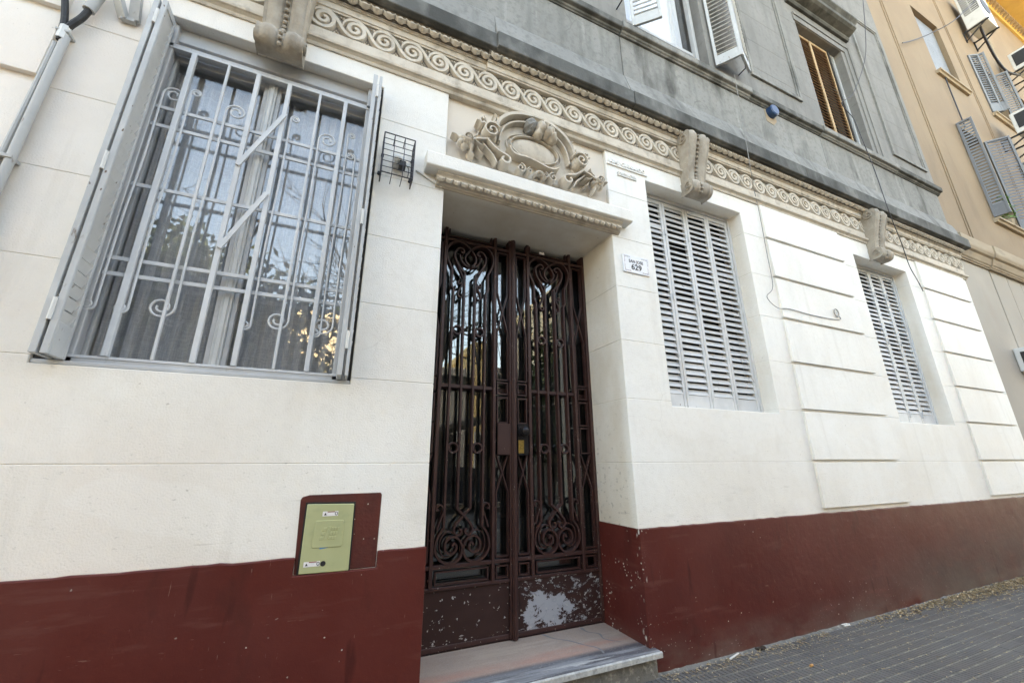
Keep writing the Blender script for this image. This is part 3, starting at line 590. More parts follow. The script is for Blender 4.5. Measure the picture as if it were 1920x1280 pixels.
for ch in list(house.children):
    if ch.name.startswith('cartouche'):
        for c2 in list(ch.children) + [ch]:
            for v_ in c2.data.vertices: v_.co.y = .035 + (v_.co.y - .035) * 1.45
# raised lettering
LT = link('lettering', None, None, house)
text('name_line', 'JAIME GUINARDO', .062, 2.418, -.004, 4.205, 'white', LT, .009, sx=.92, bold=.002)
MB().box(2.172, 2.668, -.014, .001, 4.180, 4.192).build('underline', 'white', LT)
text('trade_line', 'CONSTRUCTOR', .040, 2.405, -.004, 4.100, 'white', LT, .007, sx=.80, bold=.0012)
MB().box(2.288, 2.522, -.012, .001, 4.082, 4.090).build('underline', 'white', LT)

# ---------------------------------------------------------- iron door
YB, YF = .545, .485                              # back and street face of the ironwork
def door_leaf(cx, mir, glass_ior='doorglass'):
    """cx: centre of the main panel; mir: -1 when the meeting stile is on the right of the panel, +1 when on its left"""
    X = lambda u: cx + u
    e0, e1 = (cx - .385, cx + .398) if mir < 0 else (cx - .398, cx + .402)
    f = MB()
    for a, b in ((-.243, -.217), (.222, .246)): f.box(X(a), X(b), YF, YB, .545, 3.46)
    for z in (.675, 3.285): f.box(e0 + .02, e1 - .02, YF + .008, YB - .004, z - .013, z + .013)
    f.box(X(-.218), X(.223), YF + .02, YB, 1.957, 1.985)
    oe = (e0, e0 + .028) if mir < 0 else (e1 - .028, e1); f.box(oe[0], oe[1], YF - .004, YB + .02, .17, 3.46)
    ie = (e1 - .030, e1 - .006) if mir < 0 else (e0 + .012, e0 + .036); f.box(ie[0], ie[1], YF - .006, YB + .02, .17, 3.46)
    f.box(e0, e1, YF + .01, YB + .02, .17, .20); f.box(e0, e1, YF + .005, YB + .02, .53, .552); f.box(e0, e1, YF + .01, YB + .02, 3.42, 3.46)
    leaf = f.build('door_leaf', 'iron', house, bevel=.0025)
    MB().box(e0 + .012, e1 - .012, YF + .018, YB, .178, .535).build('kick_panel', 'kick', leaf, bevel=.004)
    MB().box(e0 + .01, e1 - .01, .580, .586, .552, 1.955).build('glass_pane', 'doorglass', leaf)
    MB().box(e0 + .01, e1 - .01, .580, .586, 1.99, 3.42).build('glass_pane', 'doorglass', leaf)
    MB().box(e0 + .01, e1 - .01, .565, .60, 1.956, 1.989).build('glazing_rail', 'iron', leaf)
    y0, y1 = YF + .006, YB - .006
    for s in (-1, 1):
        S = lambda pts, sub=4: smooth_path([(X(s * u), z) for u, z in pts], sub)
        # outer bar: bottom spiral, straight shaft, jog and big top loop
        bot = S([(.080, .800), (.066, .822), (.048, .800), (.058, .768), (.092, .752), (.130, .778), (.128, .832), (.088, .864), (.035, .848), (.004, .790), (.022, .722), (.085, .690), (.158, .712), (.203, .775), (.196, .85), (.170, .897), (.147, .925)], 4)
        m = MB().strip(list(reversed(bot)), .0175, y0, y1, .8); m.build('scroll', 'iron', leaf, smooth=True)
        m = MB().strip([(X(s * .147), .92), (X(s * .147), 2.815)], .0175, y0, y1, .85); m.build('bar', 'iron', leaf)
        top = S([(.147, 2.812), (.160, 2.828), (.166, 2.845)], 3) + S([(.166, 2.85), (.166, 2.985), (.178, 3.02), (.208, 3.09), (.218, 3.165), (.190, 3.235), (.125, 3.275), (.055, 3.258), (-.005, 3.21), (-.045, 3.15), (-.048, 3.10), (-.022, 3.062), (.01, 3.055)], 4)
        MB().strip(top, .0175, y0, y1, .8).build('scroll', 'iron', leaf, smooth=True)
        # inner bar: crossing foot with small curl, shaft, heart-shaped head
        MB().strip([(X(s * .050), 1.05), (X(s * .050), 2.982)], .0175, y0 + .002, y1, .85).build('bar', 'iron', leaf)
        foot = S([(.050, 1.052), (.03, 1.034), (-.0, 1.006), (-.038, .966), (-.068, .925), (-.064, .89), (-.040, .872), (-.018, .885), (-.014, .905), (-.030, .912)], 4)
        MB().strip(foot, .0165, y0 + .003 * s, y1, .8).build('scroll', 'iron', leaf, smooth=True)
        head = S([(.050, 2.98), (.075, 3.00), (.108, 3.04), (.138, 3.10), (.144, 3.16), (.118, 3.205), (.082, 3.212), (.062, 3.19), (.072, 3.168), (.09, 3.175)], 4)
        MB().strip(head, .017, y0, y1, .8).build('scroll', 'iron', leaf, smooth=True)
        MB().strip(S([(.13, 3.10), (.115, 3.05), (.085, 2.98), (.062, 2.925), (.070, 2.885), (.098, 2.868), (.108, 2.89), (.092, 2.90)], 4), .012, y0 + .008, y1, .8).build('tendril', 'iron', leaf, smooth=True)
        MB().strip(S([(.064, 2.89), (.075, 2.845), (.098, 2.80), (.100, 2.76), (.078, 2.745), (.064, 2.765), (.078, 2.778)], 4), .012, y0 + .008, y1, .8).build('tendril', 'iron', leaf, smooth=True)
        MB().strip(S([(.10, 3.155), (.085, 3.10), (.05, 3.06), (.01, 3.045)], 4), .012, y0 + .008, y1, .8).build('tendril', 'iron', leaf, smooth=True)
        MB().strip(S([(.196, .915), (.182, .96), (.162, 1.01), (.152, 1.05), (.172, 1.082), (.198, 1.078), (.205, 1.052), (.186, 1.046)], 4), .013, y0 + .004, y1, .8).build('tendril', 'iron', leaf, smooth=True)
        MB().strip(S([(.066, .888), (.115, .90), (.160, .865), (.172, .80), (.145, .742), (.10, .735)], 4), .009, y0 + .012, y1, .8).build('tendril', 'iron', leaf, smooth=True)
        for z in (2.445, 1.490):
            MB().strip([(X(s * .0985) + .036 * math.cos(t), z + .036 * math.sin(t)) for t in [2 * math.pi * k / 20 for k in range(21)]], .014, y0 + .002, y1, .85).build('ring', 'iron', leaf, smooth=True)
    # rectangle above and below the main panel
    def rect(a, b, c, d, wd=.010, nm='frame_bar'):
        m = MB(); m.box(a, b, y0 + .01, y1 - .004, c, c + wd).box(a, b, y0 + .01, y1 - .004, d - wd, d).box(a, a + wd, y0 + .01, y1 - .004, c + wd, d - wd).box(b - wd, b, y0 + .01, y1 - .004, c + wd, d - wd); m.build(nm, 'iron', leaf)
    rect(X(-.198), X(.202), .560, .648); rect(X(-.205), X(.205), 3.315, 3.405)
    rv = MB().ball((0, 0, 0), .0065, .006, .0065, 6, 4).mesh('rivet', smooth=True)
    for sd in (-1, 1):                           # the two narrow side strips
        if sd == mir * -1: a, b = (X(.262), X(.362)) if sd > 0 else (X(-.346), X(-.262))
        else: a, b = (X(.262), X(.362)) if sd > 0 else (X(-.355), X(-.258))
        if sd < 0 and mir > 0: a, b = X(-.345), X(-.256)
        mid = (a + b) / 2; inner = sd == -mir
        rect(a, b, .560, .648); rect(a, b, 1.925, 2.03)
        up = MB()
        for p, q_ in ((a, b), (b, a)):
            up.strip([(p, 2.845), (p, 3.25)], .010, y0 + .01, y1 - .004); up.strip([(p, 2.845), (q_, 2.47), (q_, 2.05)], .010, y0 + .01 + (.003 if p > q_ else 0), y1 - .004)
        up.box(a, b, y0 + .01, y1 - .004, 3.245, 3.255).box(a, b, y0 + .01, y1 - .004, 2.045, 2.055); up.build('lattice', 'iron', leaf)
        lo = MB()
        for p, q_ in ((a, b), (b, a)):
            lo.strip([(p, 1.44), (q_, 1.16), (q_, .71)], .010, y0 + .01 + (.003 if p > q_ else 0), y1 - .004)
        lo.box(a, b, y0 + .01, y1 - .004, .70, .71); lo.build('lattice', 'iron', leaf)
        rect(a, b, 1.69, 1.905)
        if not inner: rect(a, b, 1.45, 1.675)
        for xx in (a - .010, b + .010):
            for z in (2.95, 2.35, 2.15, 1.80, 1.55, 1.05, .85, .60, 3.20): link('rivet', rv, 'iron', leaf, (xx, y0 + .006, z))
    return leaf, e0, e1
la, a0, a1 = door_leaf(.968, -1)
lb, b0, b1 = door_leaf(1.763, 1)
# meeting bead, lock plates, knob
MB().box(1.352, 1.392, YF - .022, YF + .02, .165, 3.46).box(1.362, 1.382, YF - .030, YF - .022, .165, 3.46).build('meeting_stile', 'iron', lb, bevel=.003)
MB().box(1.231, 1.350, YF - .004, YF + .012, 1.437, 1.686).build('lock_plate', 'iron', la, bevel=.004)
MB().box(1.408, 1.508, YF - .004, YF + .012, 1.435, 1.688).build('lock_plate', 'bronze', lb, bevel=.004)
kn = MB()
kn.tube([(1.455, YF - .004, 1.625), (1.455, YF - .012, 1.625), (1.455, YF - .013, 1.625), (1.455, YF - .035, 1.625)], [.044, .044, .016, .014], 16)
kn.ball((1.455, YF - .058, 1.625), .040, .028, .040, 16, 9); kn.build('door_knob', 'bronze', lb, smooth=True)
MB().box(1.414, 1.462, YF - .008, YF - .003, 1.452, 1.555).tube([(1.438, YF - .007, 1.503), (1.438, YF - .014, 1.503)], .013, 12).build('keyhole_plate', 'brass', lb, bevel=.0015)
MB().box(DX0, DX1, .50, .62, .12, .163).build('threshold', 'iron', house)
MB().box(1.66, 1.715, YF + .004, YF + .010, 3.325, 3.350).build('small_plate', 'sticker', lb)

# ---------------------------------------------------------- big window with grille
win = MB()
WX0, WX1, WZ0, WZ1 = -1.26, .012, 1.862, 4.16
for a, b, c, d in ((WX0, WX0 + .035, WZ0, WZ1), (WX1 - .05, WX1, WZ0, WZ1), (WX0, WX1, WZ0, WZ0 + .03), (WX0, WX1, 3.97, 4.0)): win.box(a, b, .05, .11, c, d)
wf = win.build('window_frame', 'frame', house, bevel=.003)
MB().box(-1.348, .068, .006, .30, 1.8365, 1.858).build('window_sill', 'frame', wf, bevel=.004)
MB().prism_x([(.085, 4.168), (.085, 4.06), (.105, 4.05), (.105, 4.03), (.122, 4.02), (.122, 3.992), (.30, 3.992), (.30, 4.168)], -1.35, .07).build('head_board', 'frame', wf, bevel=.002)
MB().box(-1.298, WX0, .06, .30, 1.8585, 4.164).build('side_jamb', 'frame', wf); MB().box(WX1, .052, .06, .30, 1.8585, 4.164).build('side_jamb', 'frame', wf)
for a, b in ((-1.240, -.688), (-.632, -.010)):
    s_ = MB()
    for c in ((a, a + .026, 1.885, 3.99), (b - .026, b, 1.885, 3.99), (a + .026, b - .026, 1.885, 1.912), (a + .026, b - .026, 3.94, 3.99)): s_.box(c[0], c[1], .125, .160, c[2], c[3])
    s_.build('sash', 'frame', wf, bevel=.003)
    MB().box(a + .024, b - .024, .140, .145, 1.910, 3.942).build('glass_pane', 'glass', wf)
MB().box(-.688, -.632, .112, .165, 1.885, 3.995).box(-.674, -.646, .102, .112, 1.885, 3.995).build('mullion', 'mullion', wf, bevel=.004)
cu = MB(); n = 120; vs = []
for i in range(n + 1):
    x = -1.24 + 1.25 * i / n; y = .24 + .012 * math.sin(i * .9) + .008 * math.sin(i * .37); vs += [(x, y, 1.86), (x, y, 3.95)]
cu.add(vs, [(2 * i, 2 * i + 2, 2 * i + 3, 2 * i + 1) for i in range(n)]).build('curtain', 'curtain', wf, smooth=True)
gr = link('window_grille', None, None, house)
for z in (1.885, 3.957): MB().box(-1.25, .0, .045, .075, z, z + .015).build('end_rail', 'grille', gr, bevel=.002)
for x, wd, dp in ((-1.105, .030, .03), (-.914, .016, .018), (-.740, .028, .03), (-.550, .028, .03), (-.353, .017, .018), (-.180, .027, .03)):
    MB().box(x - wd / 2, x + wd / 2, .05 - dp / 2, .05 + dp / 2, 1.90, 3.955).build('upright', 'grille', gr, bevel=.004, segs=2)
for z in (3.500, 3.365, 2.928, 2.455, 2.362):
    MB().box(-1.255, -.005, .066, .078, z - .012, z + .012).build('crossbar', 'grille', gr, bevel=.002)
for p, q_ in (((-.54, 3.68), (-.74, 3.19)), ((-.555, 3.035), (-.735, 2.60))):
    MB().strip([p, q_], .026, .022, .034).build('brace', 'grille', gr)
def rod(pts, r=.0065): MB().tube([(x, .055, z) for x, z in pts], r, 6).build('scroll_rod', 'grille', gr, smooth=True)
for (x, zt, zb, side, rt, rb) in ((-1.205, 3.60, 2.17, 1, .055, .032), (-1.072, 3.66, 2.17, 1, .028, .030), (-.875, 3.60, 2.20, 1, .058, .060), (-.508, 3.68, 2.15, 1, .028, .030), (-.318, 3.58, 2.20, 1, .058, .058), (-.135, 3.68, 2.15, 1, .025, .028), (-.07, 3.50, 2.20, -1, .03, .058)):
    up_ = spiral(x + side * rt, zt, rt, rt * .28, 180 if side > 0 else 0, (180 - 560) if side > 0 else 560, 30)
    lo_ = spiral(x - rb * (1 if side > 0 else 1), zb, rb, rb * .3, 0, -560, 30)
    rod(list(reversed(up_)) + smooth_path([(x, zt), (x + .004, (zt * 2 + zb) / 3), (x - .004, (zt + zb * 2) / 3), (x, zb)], 4)[1:-1] + lo_)

# ---------------------------------------------------------- shutters
def slat_mesh(wd, depth=.058, th=.007, tilt=56):
    m = MB().box(-wd / 2, wd / 2, -depth / 2, depth / 2, -th / 2, th / 2).mesh('slat'); m.transform(Matrix.Rotation(R(tilt), 4, 'X')); return m
def shutter_leaf(x0, x1, z0, z1, yc, mats=('shutter', 'slat'), pitch=.0625, low=.13, stile=.034, parent=None, slats='parts', th=.034, frame=None, tilt=60):
    """closed flat leaf in the wall plane; frame = matrix for opened leaves (then x runs along the leaf from 0)"""
    f = MB(); y0, y1 = yc - th / 2, yc + th / 2
    f.box(x0, x0 + stile, y0, y1, z0, z1).box(x1 - stile, x1, y0, y1, z0, z1).box(x0 + stile, x1 - stile, y0, y1, z1 - .045, z1).box(x0 + stile, x1 - stile, y0 + .004, y1, z0, z0 + low)
    me = f.mesh('shutter_leaf', .0025)
    if frame is not None: me.transform(frame)
    o = link('shutter_leaf', me, mats[0], parent or house)
    sm = slat_mesh(x1 - x0 - 2 * stile + .004, .060 if abs(tilt) < 65 else pitch * .84, tilt=tilt); n = int((z1 - z0 - low - .045 - .02) / pitch); zs = [z0 + low + .03 + k * (z1 - z0 - low - .045 - .04) / (n - 1) for k in range(n)]
    if slats == 'parts':
        for z in zs:
            s = link('slat', sm, mats[1], o, ((x0 + x1) / 2, yc, z), (random.gauss(0, .07) + (random.uniform(-.3, .3) if random.random() < .06 else 0), random.gauss(0, .006) + (random.uniform(-.03, .03) if random.random() < .06 else 0), 0))
            if frame is not None: s.matrix_basis = frame @ Matrix.Translation(((x0 + x1) / 2, yc, z))
    else:
        j = MB()
        for z in zs:
            M4 = Matrix.Translation(((x0 + x1) / 2, yc, z)) @ Matrix.Rotation(random.gauss(0, .025), 4, 'X')
            if frame is not None: M4 = frame @ M4
            j.add([M4 @ v.co for v in sm.vertices], [tuple(p.vertices) for p in sm.polygons])
        s = j.build('slat_bank', mats[1], o); tag(s, kind='stuff')
    return o
def hinge(x, y, z, o, mat='mullion', h=.11): MB().tube([(x, y, z), (x, y, z + h * .48), (x, y, z + h * .5), (x, y, z + h)], .009, 8).build('hinge', mat, o, smooth=True)
for (wx0, wx1, wz0, wz1) in ((2.645, 4.04, 1.835, 4.135), (6.255, 7.60, 1.83, 4.09)):
    yc = .185
    fr_ = MB().box(wx0, wx0 + .03, yc - .03, yc + .05, wz0, wz1).box(wx1 - .03, wx1, yc - .03, yc + .05, wz0, wz1).box(wx0 + .03, wx1 - .03, yc - .03, yc + .05, wz1 - .035, wz1).box(wx0 + .03, wx1 - .03, yc - .03, yc + .05, wz0, wz0 + .012).build('shutter_frame', 'shutter', house, bevel=.003)
    wl = (wx1 - wx0 - .06) / 4
    for k in range(4):
        a = wx0 + .03 + k * wl
        lf = shutter_leaf(a + .002, a + wl - .002, wz0 + .016, wz1 - .04, yc)
        for z in (wz0 + .10, wz0 + 1.1, wz1 - .45): hinge(a + wl, yc - .022, z, lf, 'shutter', .075)
    MB().box(wx0 - .05, wx1 + .05, .30, .34, wz0 - .02, wz1 + .02).build('dark_backing', 'dark', fr_)  # dark sheet standing in for the unlit room behind the slats
    tag(fr_)
# folded leaves of the big window, standing out from the wall
ZS0, ZS1 = 1.860, 4.125
def folded(xa, xb, slats, inner):
    M4 = Matrix.Translation(((xa + xb) / 2, .018, 0)) @ Matrix.Rotation(R(-90), 4, 'Z')
    return shutter_leaf(0, .150, ZS0, ZS1, 0, ('edge', 'slat'), .066, .16, .020, None, slats, abs(xb - xa), M4, 72 * inner)
l1 = folded(-1.257, -1.231, 'parts', 1); l2 = folded(-1.296, -1.270, 'bank', 1)
l3 = folded(-.012, .016, 'bank', 1); l4 = folded(.031, .050, 'bank', 1)
for z in (2.02, 2.86, 3.92): hinge(-1.263, -.134, z, l1); hinge(.024, -.134, z, l3)
MB().box(-1.349, -1.299, .02, .30, 1.862, 4.166).build('dark_backing', 'dark', wf); MB().box(.053, .069, .02, .30, 1.862, 4.166).build('dark_backing', 'dark', wf)  # dark strips standing in for the shaded gaps beside the folded leaves

# ---------------------------------------------------------- upper floor
YU = -.06
U1 = (2.60, 3.93, 6.0, 8.75); U2 = (6.355, 7.645, 6.0, 8.47)
ub = [6.17 + .55 * k for k in range(17)]  # courses carried out of view up to the raised roof
blocks(ub, XL, XE - .02, [U1, U2], YU, .30, 'upper', wall, .003)
def moulding(x0, x1, z0, z1, mat='cement'):
    m = MB()
    for k, (o_, w_, d) in enumerate(((0, .05, .028), (.05, .03, .016))):
        a, b, c, e = x0 + o_, x1 - o_, z0 + o_, z1 - o_
        m.box(a, b, YU - d, YU + .01, c, c + w_).box(a, b, YU - d, YU + .01, e - w_, e).box(a, a + w_, YU - d, YU + .01, c + w_, e - w_).box(b - w_, b, YU - d, YU + .01, c + w_, e - w_)
    m.build('panel_moulding', mat, house, bevel=.003)
moulding(4.76, 5.87, 6.50, 9.9); moulding(8.30, 9.42, 6.42, 9.9)
for (a, b, c, d) in (U1, U2):
    f = MB().box(a, a + .05, .06, .12, 6.17, d).box(b - .05, b, .06, .12, 6.17, d).box(a + .05, b - .05, .06, .12, d - .05, d)
    u = f.build('upper_window_frame', 'frame', house, bevel=.003)
    MB().box(a - .1, b + .1, .45, .5, 6.1, d + .1).build('dark_backing', 'dark', u)  # dark sheet standing in for the unlit room
    if a < 3:
        MB().box(a + .05, b - .05, .10, .14, 6.58, 6.63).build('sash', 'frame', u, bevel=.003)
        MB().box(a + .05, b - .05, .142, .148, 6.17, d - .05).build('glass_pane', 'glass', u)
        n = 60; vs = []
        for i in range(n + 1):
            x = a + .05 + (b - a - .19) * i / n; y = .19 + .02 * math.sin(i * .8); vs += [(x, y, 6.17), (x, y, d - .05)]
        MB().add(vs, [(2 * i, 2 * i + 2, 2 * i + 3, 2 * i + 1) for i in range(n)]).build('curtain', 'whitecurtain', u, smooth=True)
    else:
        for k in range(2):
            shutter_leaf(a + .04 + k * .485, a + .04 + (k + 1) * .485, 6.19, d - .05, .05, ('brownshutter', 'brownslat'), .062, .12, .03, None, 'bank')
        MB().box(a + 1.03, a + 1.06, .02, .10, 6.19, d - .05).box(a + 1.06, a + 1.09, .05, .12, 6.19, d - .05).build('dark_leaf_edge', 'dark', u)
# architrave and hood of the second upper window
ar = MB()
for k, (o_, w_, d) in enumerate(((.12, .13, .02),)):
    ar.box(U2[1] + .10, U2[1] + .21, YU - .018, YU + .01, 6.17, 8.6).box(U2[1] + .21, U2[1] + .26, YU - .032, YU + .01, 6.17, 8.62).box(U2[0] - .04, U2[1] + .10, YU - .016, YU + .01, 8.48, 8.60).box(U2[0] - .04, U2[1] + .26, YU - .030, YU + .01, 8.60, 8.66)
ar.build('architrave', 'upper', house, bevel=.003)
MB().prism_x([(YU + .01, 8.83), (YU - .04, 8.83), (YU - .06, 8.86), (YU - .06, 8.89), (YU - .16, 8.93), (YU - .20, 8.96), (YU - .20, 9.03), (YU - .25, 9.09), (YU - .25, 9.13), (YU + .01, 9.20)], U2[0] - .15, U2[1] + .32).build('window_hood', 'cementdark', house, bevel=.004)
# opened leaves of the first upper window
def open_leaf(hx, hy, ang, wd, z0, z1, mats, tilt=42, slats='bank', pitch=.068):
    M4 = Matrix.Translation((hx, hy, 0)) @ Matrix.Rotation(R(ang), 4, 'Z')
    return shutter_leaf(0, wd, z0, z1, 0, mats, pitch, .15, .035, None, slats, .034, M4, tilt)
open_leaf(4.02, YU - .02, -56, .30, 6.27, 8.7, ('edge', 'slat')); open_leaf(4.19, YU - .26, 22, .33, 6.27, 8.7, ('edge', 'slat'))
open_leaf(2.70, YU + .02, -43, .33, 6.27, 8.7, ('edge', 'slat'))
for (x, y) in ((1160, 12), (1390, 137)):
    p = px(x, y, -.10); MB().tube([(p.x, -.05, p.z), (p.x, -.16, p.z + .01), (p.x, -.17, p.z + .05)], .008, 6).build('iron_hook', 'wire', house)

# ================================================================== things on the wall
# house number plaque
pl = MB().box(2.249, 2.552, -.012, .001, 3.028, 3.206).build('house_number_plaque', 'enamel', None, bevel=.003)
tag(pl, 'white enamel house number plaque reading San Jose 629 beside the doorway', 'sign')
text('street_name', 'SAN JOSE', .044, 2.400, -.0128, 3.132, 'print', pl, .0006, sx=.9, bold=.0008); text('number', '629', .078, 2.400, -.0128, 3.064, 'print', pl, .0006, sx=1.05, bold=.002)
o_ = MB()
for cx, cz_, sx, sz in ((2.268, 3.188, 1, -1), (2.533, 3.188, -1, -1), (2.268, 3.046, 1, 1), (2.533, 3.046, -1, 1)):
    for k in range(9):
        o_.box(cx + sx * (k * .008) - .002, cx + sx * (k * .008) + .003, -.0128, -.0121, cz_ - .002 - (k % 3) * .002, cz_ + .003 + (k % 2) * .003)
        if k < 7: o_.box(cx - .003 + (k % 2) * .002, cx + .002 + (k % 3) * .002, -.0128, -.0121, cz_ + sz * k * .010 - .002, cz_ + sz * k * .010 + .004)
o_.build('corner_ornament', 'ornprint', pl)
# meter cupboard cover
mc = MB().prism_xz([(-.074, .826), (.167, .822), (.163, 1.158), (-.075, 1.164)], -.020, -.006).build('meter_cover', 'green', None, bevel=.003)
tag(mc, 'pale green utility meter cover set crooked in the dark red wall base', 'meter cover')
MB().prism_xz([(-.083, .818), (.175, .814), (.171, 1.168), (-.084, 1.174)], -.010, .01).build('gasket', 'black', mc)
lg = MB().prism_xz([(-.022, .945), (.118, .944), (.122, .951), (.118, 1.073), (.112, 1.078), (-.020, 1.08), (-.026, 1.072), (-.029, .952)], -.0235, -.019).build('embossed_square', 'green', mc, bevel=.002)
def skew(a, b, c, d): MB().prism_xz([(a + (c - 1) * .25, c), (b + (c - 1) * .25, c), (b + (d - 1) * .25, d), (a + (d - 1) * .25, d)], -.026, -.023).build('logo_block', 'green', mc, bevel=.001)
for r in range(3):
    z0 = .983 + r * .022
    skew(.008, .026, z0, z0 + .016)
    for k in range(3): skew(.050 + k * .013, .061 + k * .013, z0, z0 + .016)
skew(.031, .044, .983, 1.047)
for a, c in ((.006, 1.100), (-.056, .858)):
    sk = MB().box(a, a + .078, -.0212, -.0200, c, c + .024).build('warning_sticker', 'sticker', mc)
    MB().box(a + .024, a + .062, -.0216, -.0211, c + .019, c + .0235).build('sticker_band', 'redprint', mc)
    MB().prism_xz([(a + .007, c + .005), (a + .021, c + .005), (a + .014, c + .018)], -.0216, -.0211).build('warning_triangle', 'print', mc)
    MB().strip([(a + .069 + .006 * math.cos(t), c + .012 + .008 * math.sin(t)) for t in [k * math.pi / 8 for k in range(17)]], .003, -.0216, -.0211).build('warning_circle', 'print', mc)
MB().prism_xz([(.012, .938), (.060, .945), (.012, .945)], -.0212, -.0200).build('tape_scrap', 'bluetape', mc)
MB().tube([(.037, -.016, .868), (.037, -.0225, .868)], .013, 16).build('keyhole', 'black', mc)
# caged lamp with its cable channel
sl_ = empty('caged_lamp', (.22, 0, 3.30), 'small white lamp in a dark wire cage between the barred window and the door', 'lamp')
cx0_, cx1_, cy0_, cy1_, cz0_, cz1_ = .108, .322, -.135, -.020, 3.300, 3.635
def wire(pts, r=.0032): MB().tube(pts, r, 6).build('cage_wire', 'wire', sl_, smooth=True)
for k in range(4):
    x = cx0_ + (cx1_ - cx0_) * k / 3; wire([(x, cy1_, cz0_), (x, cy0_, cz0_), (x, cy0_, cz1_), (x, cy1_, cz1_)], .0045 if k in (0, 3) else .0028)
for k in range(8):
    z = cz0_ + (cz1_ - cz0_) * k / 7; wire([(cx0_, cy1_, z), (cx0_, cy0_, z), (cx1_, cy0_, z), (cx1_, cy1_, z)], .0045 if k in (0, 7) else .0028)
for x in (cx0_, cx1_): wire([(x, cy1_, cz0_), (x, cy1_, cz1_)], .004); wire([(x, -.078, cz0_), (x, -.078, cz1_)], .0028)
for x, z in ((.100, 3.375), (.112, 3.535), (.318, 3.375), (.325, 3.55)): MB().tube([(x, .0, z), (x, -.022, z)], .011, 10).build('mounting_foot', 'black', sl_)
MB().box(.185, .270, -.05, 0, 3.46, 3.55).build('lamp_base', 'lamp', sl_, bevel=.006); MB().ball((.218, -.075, 3.49), .032, .035, .032, 12, 8).build('lamp_glass', 'lamp', sl_, smooth=True)
MB().box(.228, .275, -.098, -.03, 3.425, 3.472).build('sensor', 'black', sl_, bevel=.006)
MB().tube(smooth_path([(.265, -.06, 3.47), (.30, -.03, 3.47), (.305, -.02, 3.43), (.30, -.012, 3.40)], 4), .004, 6).build('lead', 'cablegrey', sl_, smooth=True)
a_, b_ = px(775, 318), px(831, 353)
cc = MB().strip([(a_.x + .02, a_.z), (b_.x - .012, b_.z)], .020, -.016, -.001).build('cable_channel', 'white', None, bevel=.002)
tag(cc, 'thin white cable channel slanting from the caged lamp to the door corner', 'cable channel')
# conduit pipes at the top left
cp = empty('conduit_pipe', (-1.66, -.03, 2.3), 'pair of grey conduit pipes with black hoses at upper left wall corner', 'pipe')
def pp(l, Y): return [(p.x, p.y, p.z) for p in (px(a, b, Y) for a, b in l)]
MB().tube([(-1.672, -.045, 1.95)] + pp([(5, 330), (100, 122), (124, 70)], -.045), .020, 10).build('pipe', 'pipe', cp, smooth=True)
MB().tube([(-1.712, -.040, 1.95)] + pp([(-12, 318), (83, 125), (104, 80)], -.04), .012, 8).build('pipe', 'pipe', cp, smooth=True)
MB().tube(smooth_path(pp([(112, 76), (119, 50), (122, 20), (121, -30)], -.05), 4), .017, 8).build('hose', 'hose', cp, smooth=True)
MB().tube(smooth_path(pp([(122, 56), (136, 46), (155, 33), (170, 16)], -.05), 4), .017, 8).build('hose', 'hose', cp, smooth=True)
MB().tube(pp([(166, 20), (200, -25)], -.05), .028, 10).build('pipe_sleeve', 'pipe', cp, smooth=True)
MB().tube(pp([(114, 74), (124, 52)], -.048), .024, 8).build('wrapping', 'lamp', cp, smooth=True)
q0 = px(122, 62, -.045); MB().box(q0.x - .032, q0.x + .026, -.068, 0, q0.z - .010, q0.z + .006).build('pipe_clamp', 'pipe', cp, bevel=.002)
q0 = px(12, 295, -.045); MB().box(q0.x - .055, q0.x + .03, -.07, 0, q0.z - .010, q0.z + .010).build('pipe_clamp', 'pipe', cp, bevel=.002)
wb = MB()
for a, b in (((215, -30), (232, 36)), ((262, -40), (252, 40))): 
    P, Q = px(*a, -.10), px(*b, -.02); wb.beam(P, Q, .05, .03)
P, Q = px(228, 34, -.02), px(254, 42, -.02); wb.beam(P, Q, .03, .03)
tag(wb.build('wall_bracket', 'pipe'), 'grey metal wall bracket at the top edge above the barred window shutter', 'bracket')
# blue cap on the parapet
p = px(1447, 212, -.05); bc = MB().tube([(p.x - .01, -.028, p.z), (p.x - .01, -.10, p.z), (p.x - .01, -.112, p.z)], [.085, .085, .07], 18).build('blue_cap', 'bluecap', None, smooth=True)
tag(bc, 'round dark blue plastic cap sticking out of the grey parapet', 'cap')
MB().prism_xz([(p.x - .12, p.z - .17), (p.x + .02, p.z - .19), (p.x + .10, p.z - .10), (p.x + .11, p.z + .08), (p.x - .02, p.z + .12), (p.x - .13, p.z + .05)], -.034, -.028).build('cement_patch', 'tantrim', bc)
# loose cables
def cable(pts, r, mat, label, kind='cable'):
    o = MB().tube(smooth_path(pts, 5), r, 6).build('loose_cable', mat, None, smooth=True); return tag(o, label, kind)
cable([(p.x, p.y, p.z) for p in (px(1377, 140, -.15), px(1396, 250, -.17), px(1408, 320, -.17), px(1414, 355, -.06), px(1424, 400, -.03), px(1437, 470, -.02), px(1449, 536, -.02), px(1438, 556, -.02), px(1458, 577, -.035), px(1480, 579, -.035), px(1520, 590, -.035), px(1560, 598, -.035), px(1576, 598, -.035), px(1571, 590, -.035))], .004, 'cablegrey', 'thin grey cable hanging down beside the middle louvred window and along the wall')
lp = px(1570, 590, -.035); lo2 = MB().tube([(lp.x - .02 + .045 * math.cos(t), -.04, lp.z + .02 + .05 * math.sin(t)) for t in [k * .6 for k in range(14)]], .006, 6)
tag(lo2.build('cable_coil', 'cablegrey', None, smooth=True), 'small coil of grey cable on the white wall between two louvred windows', 'cable')
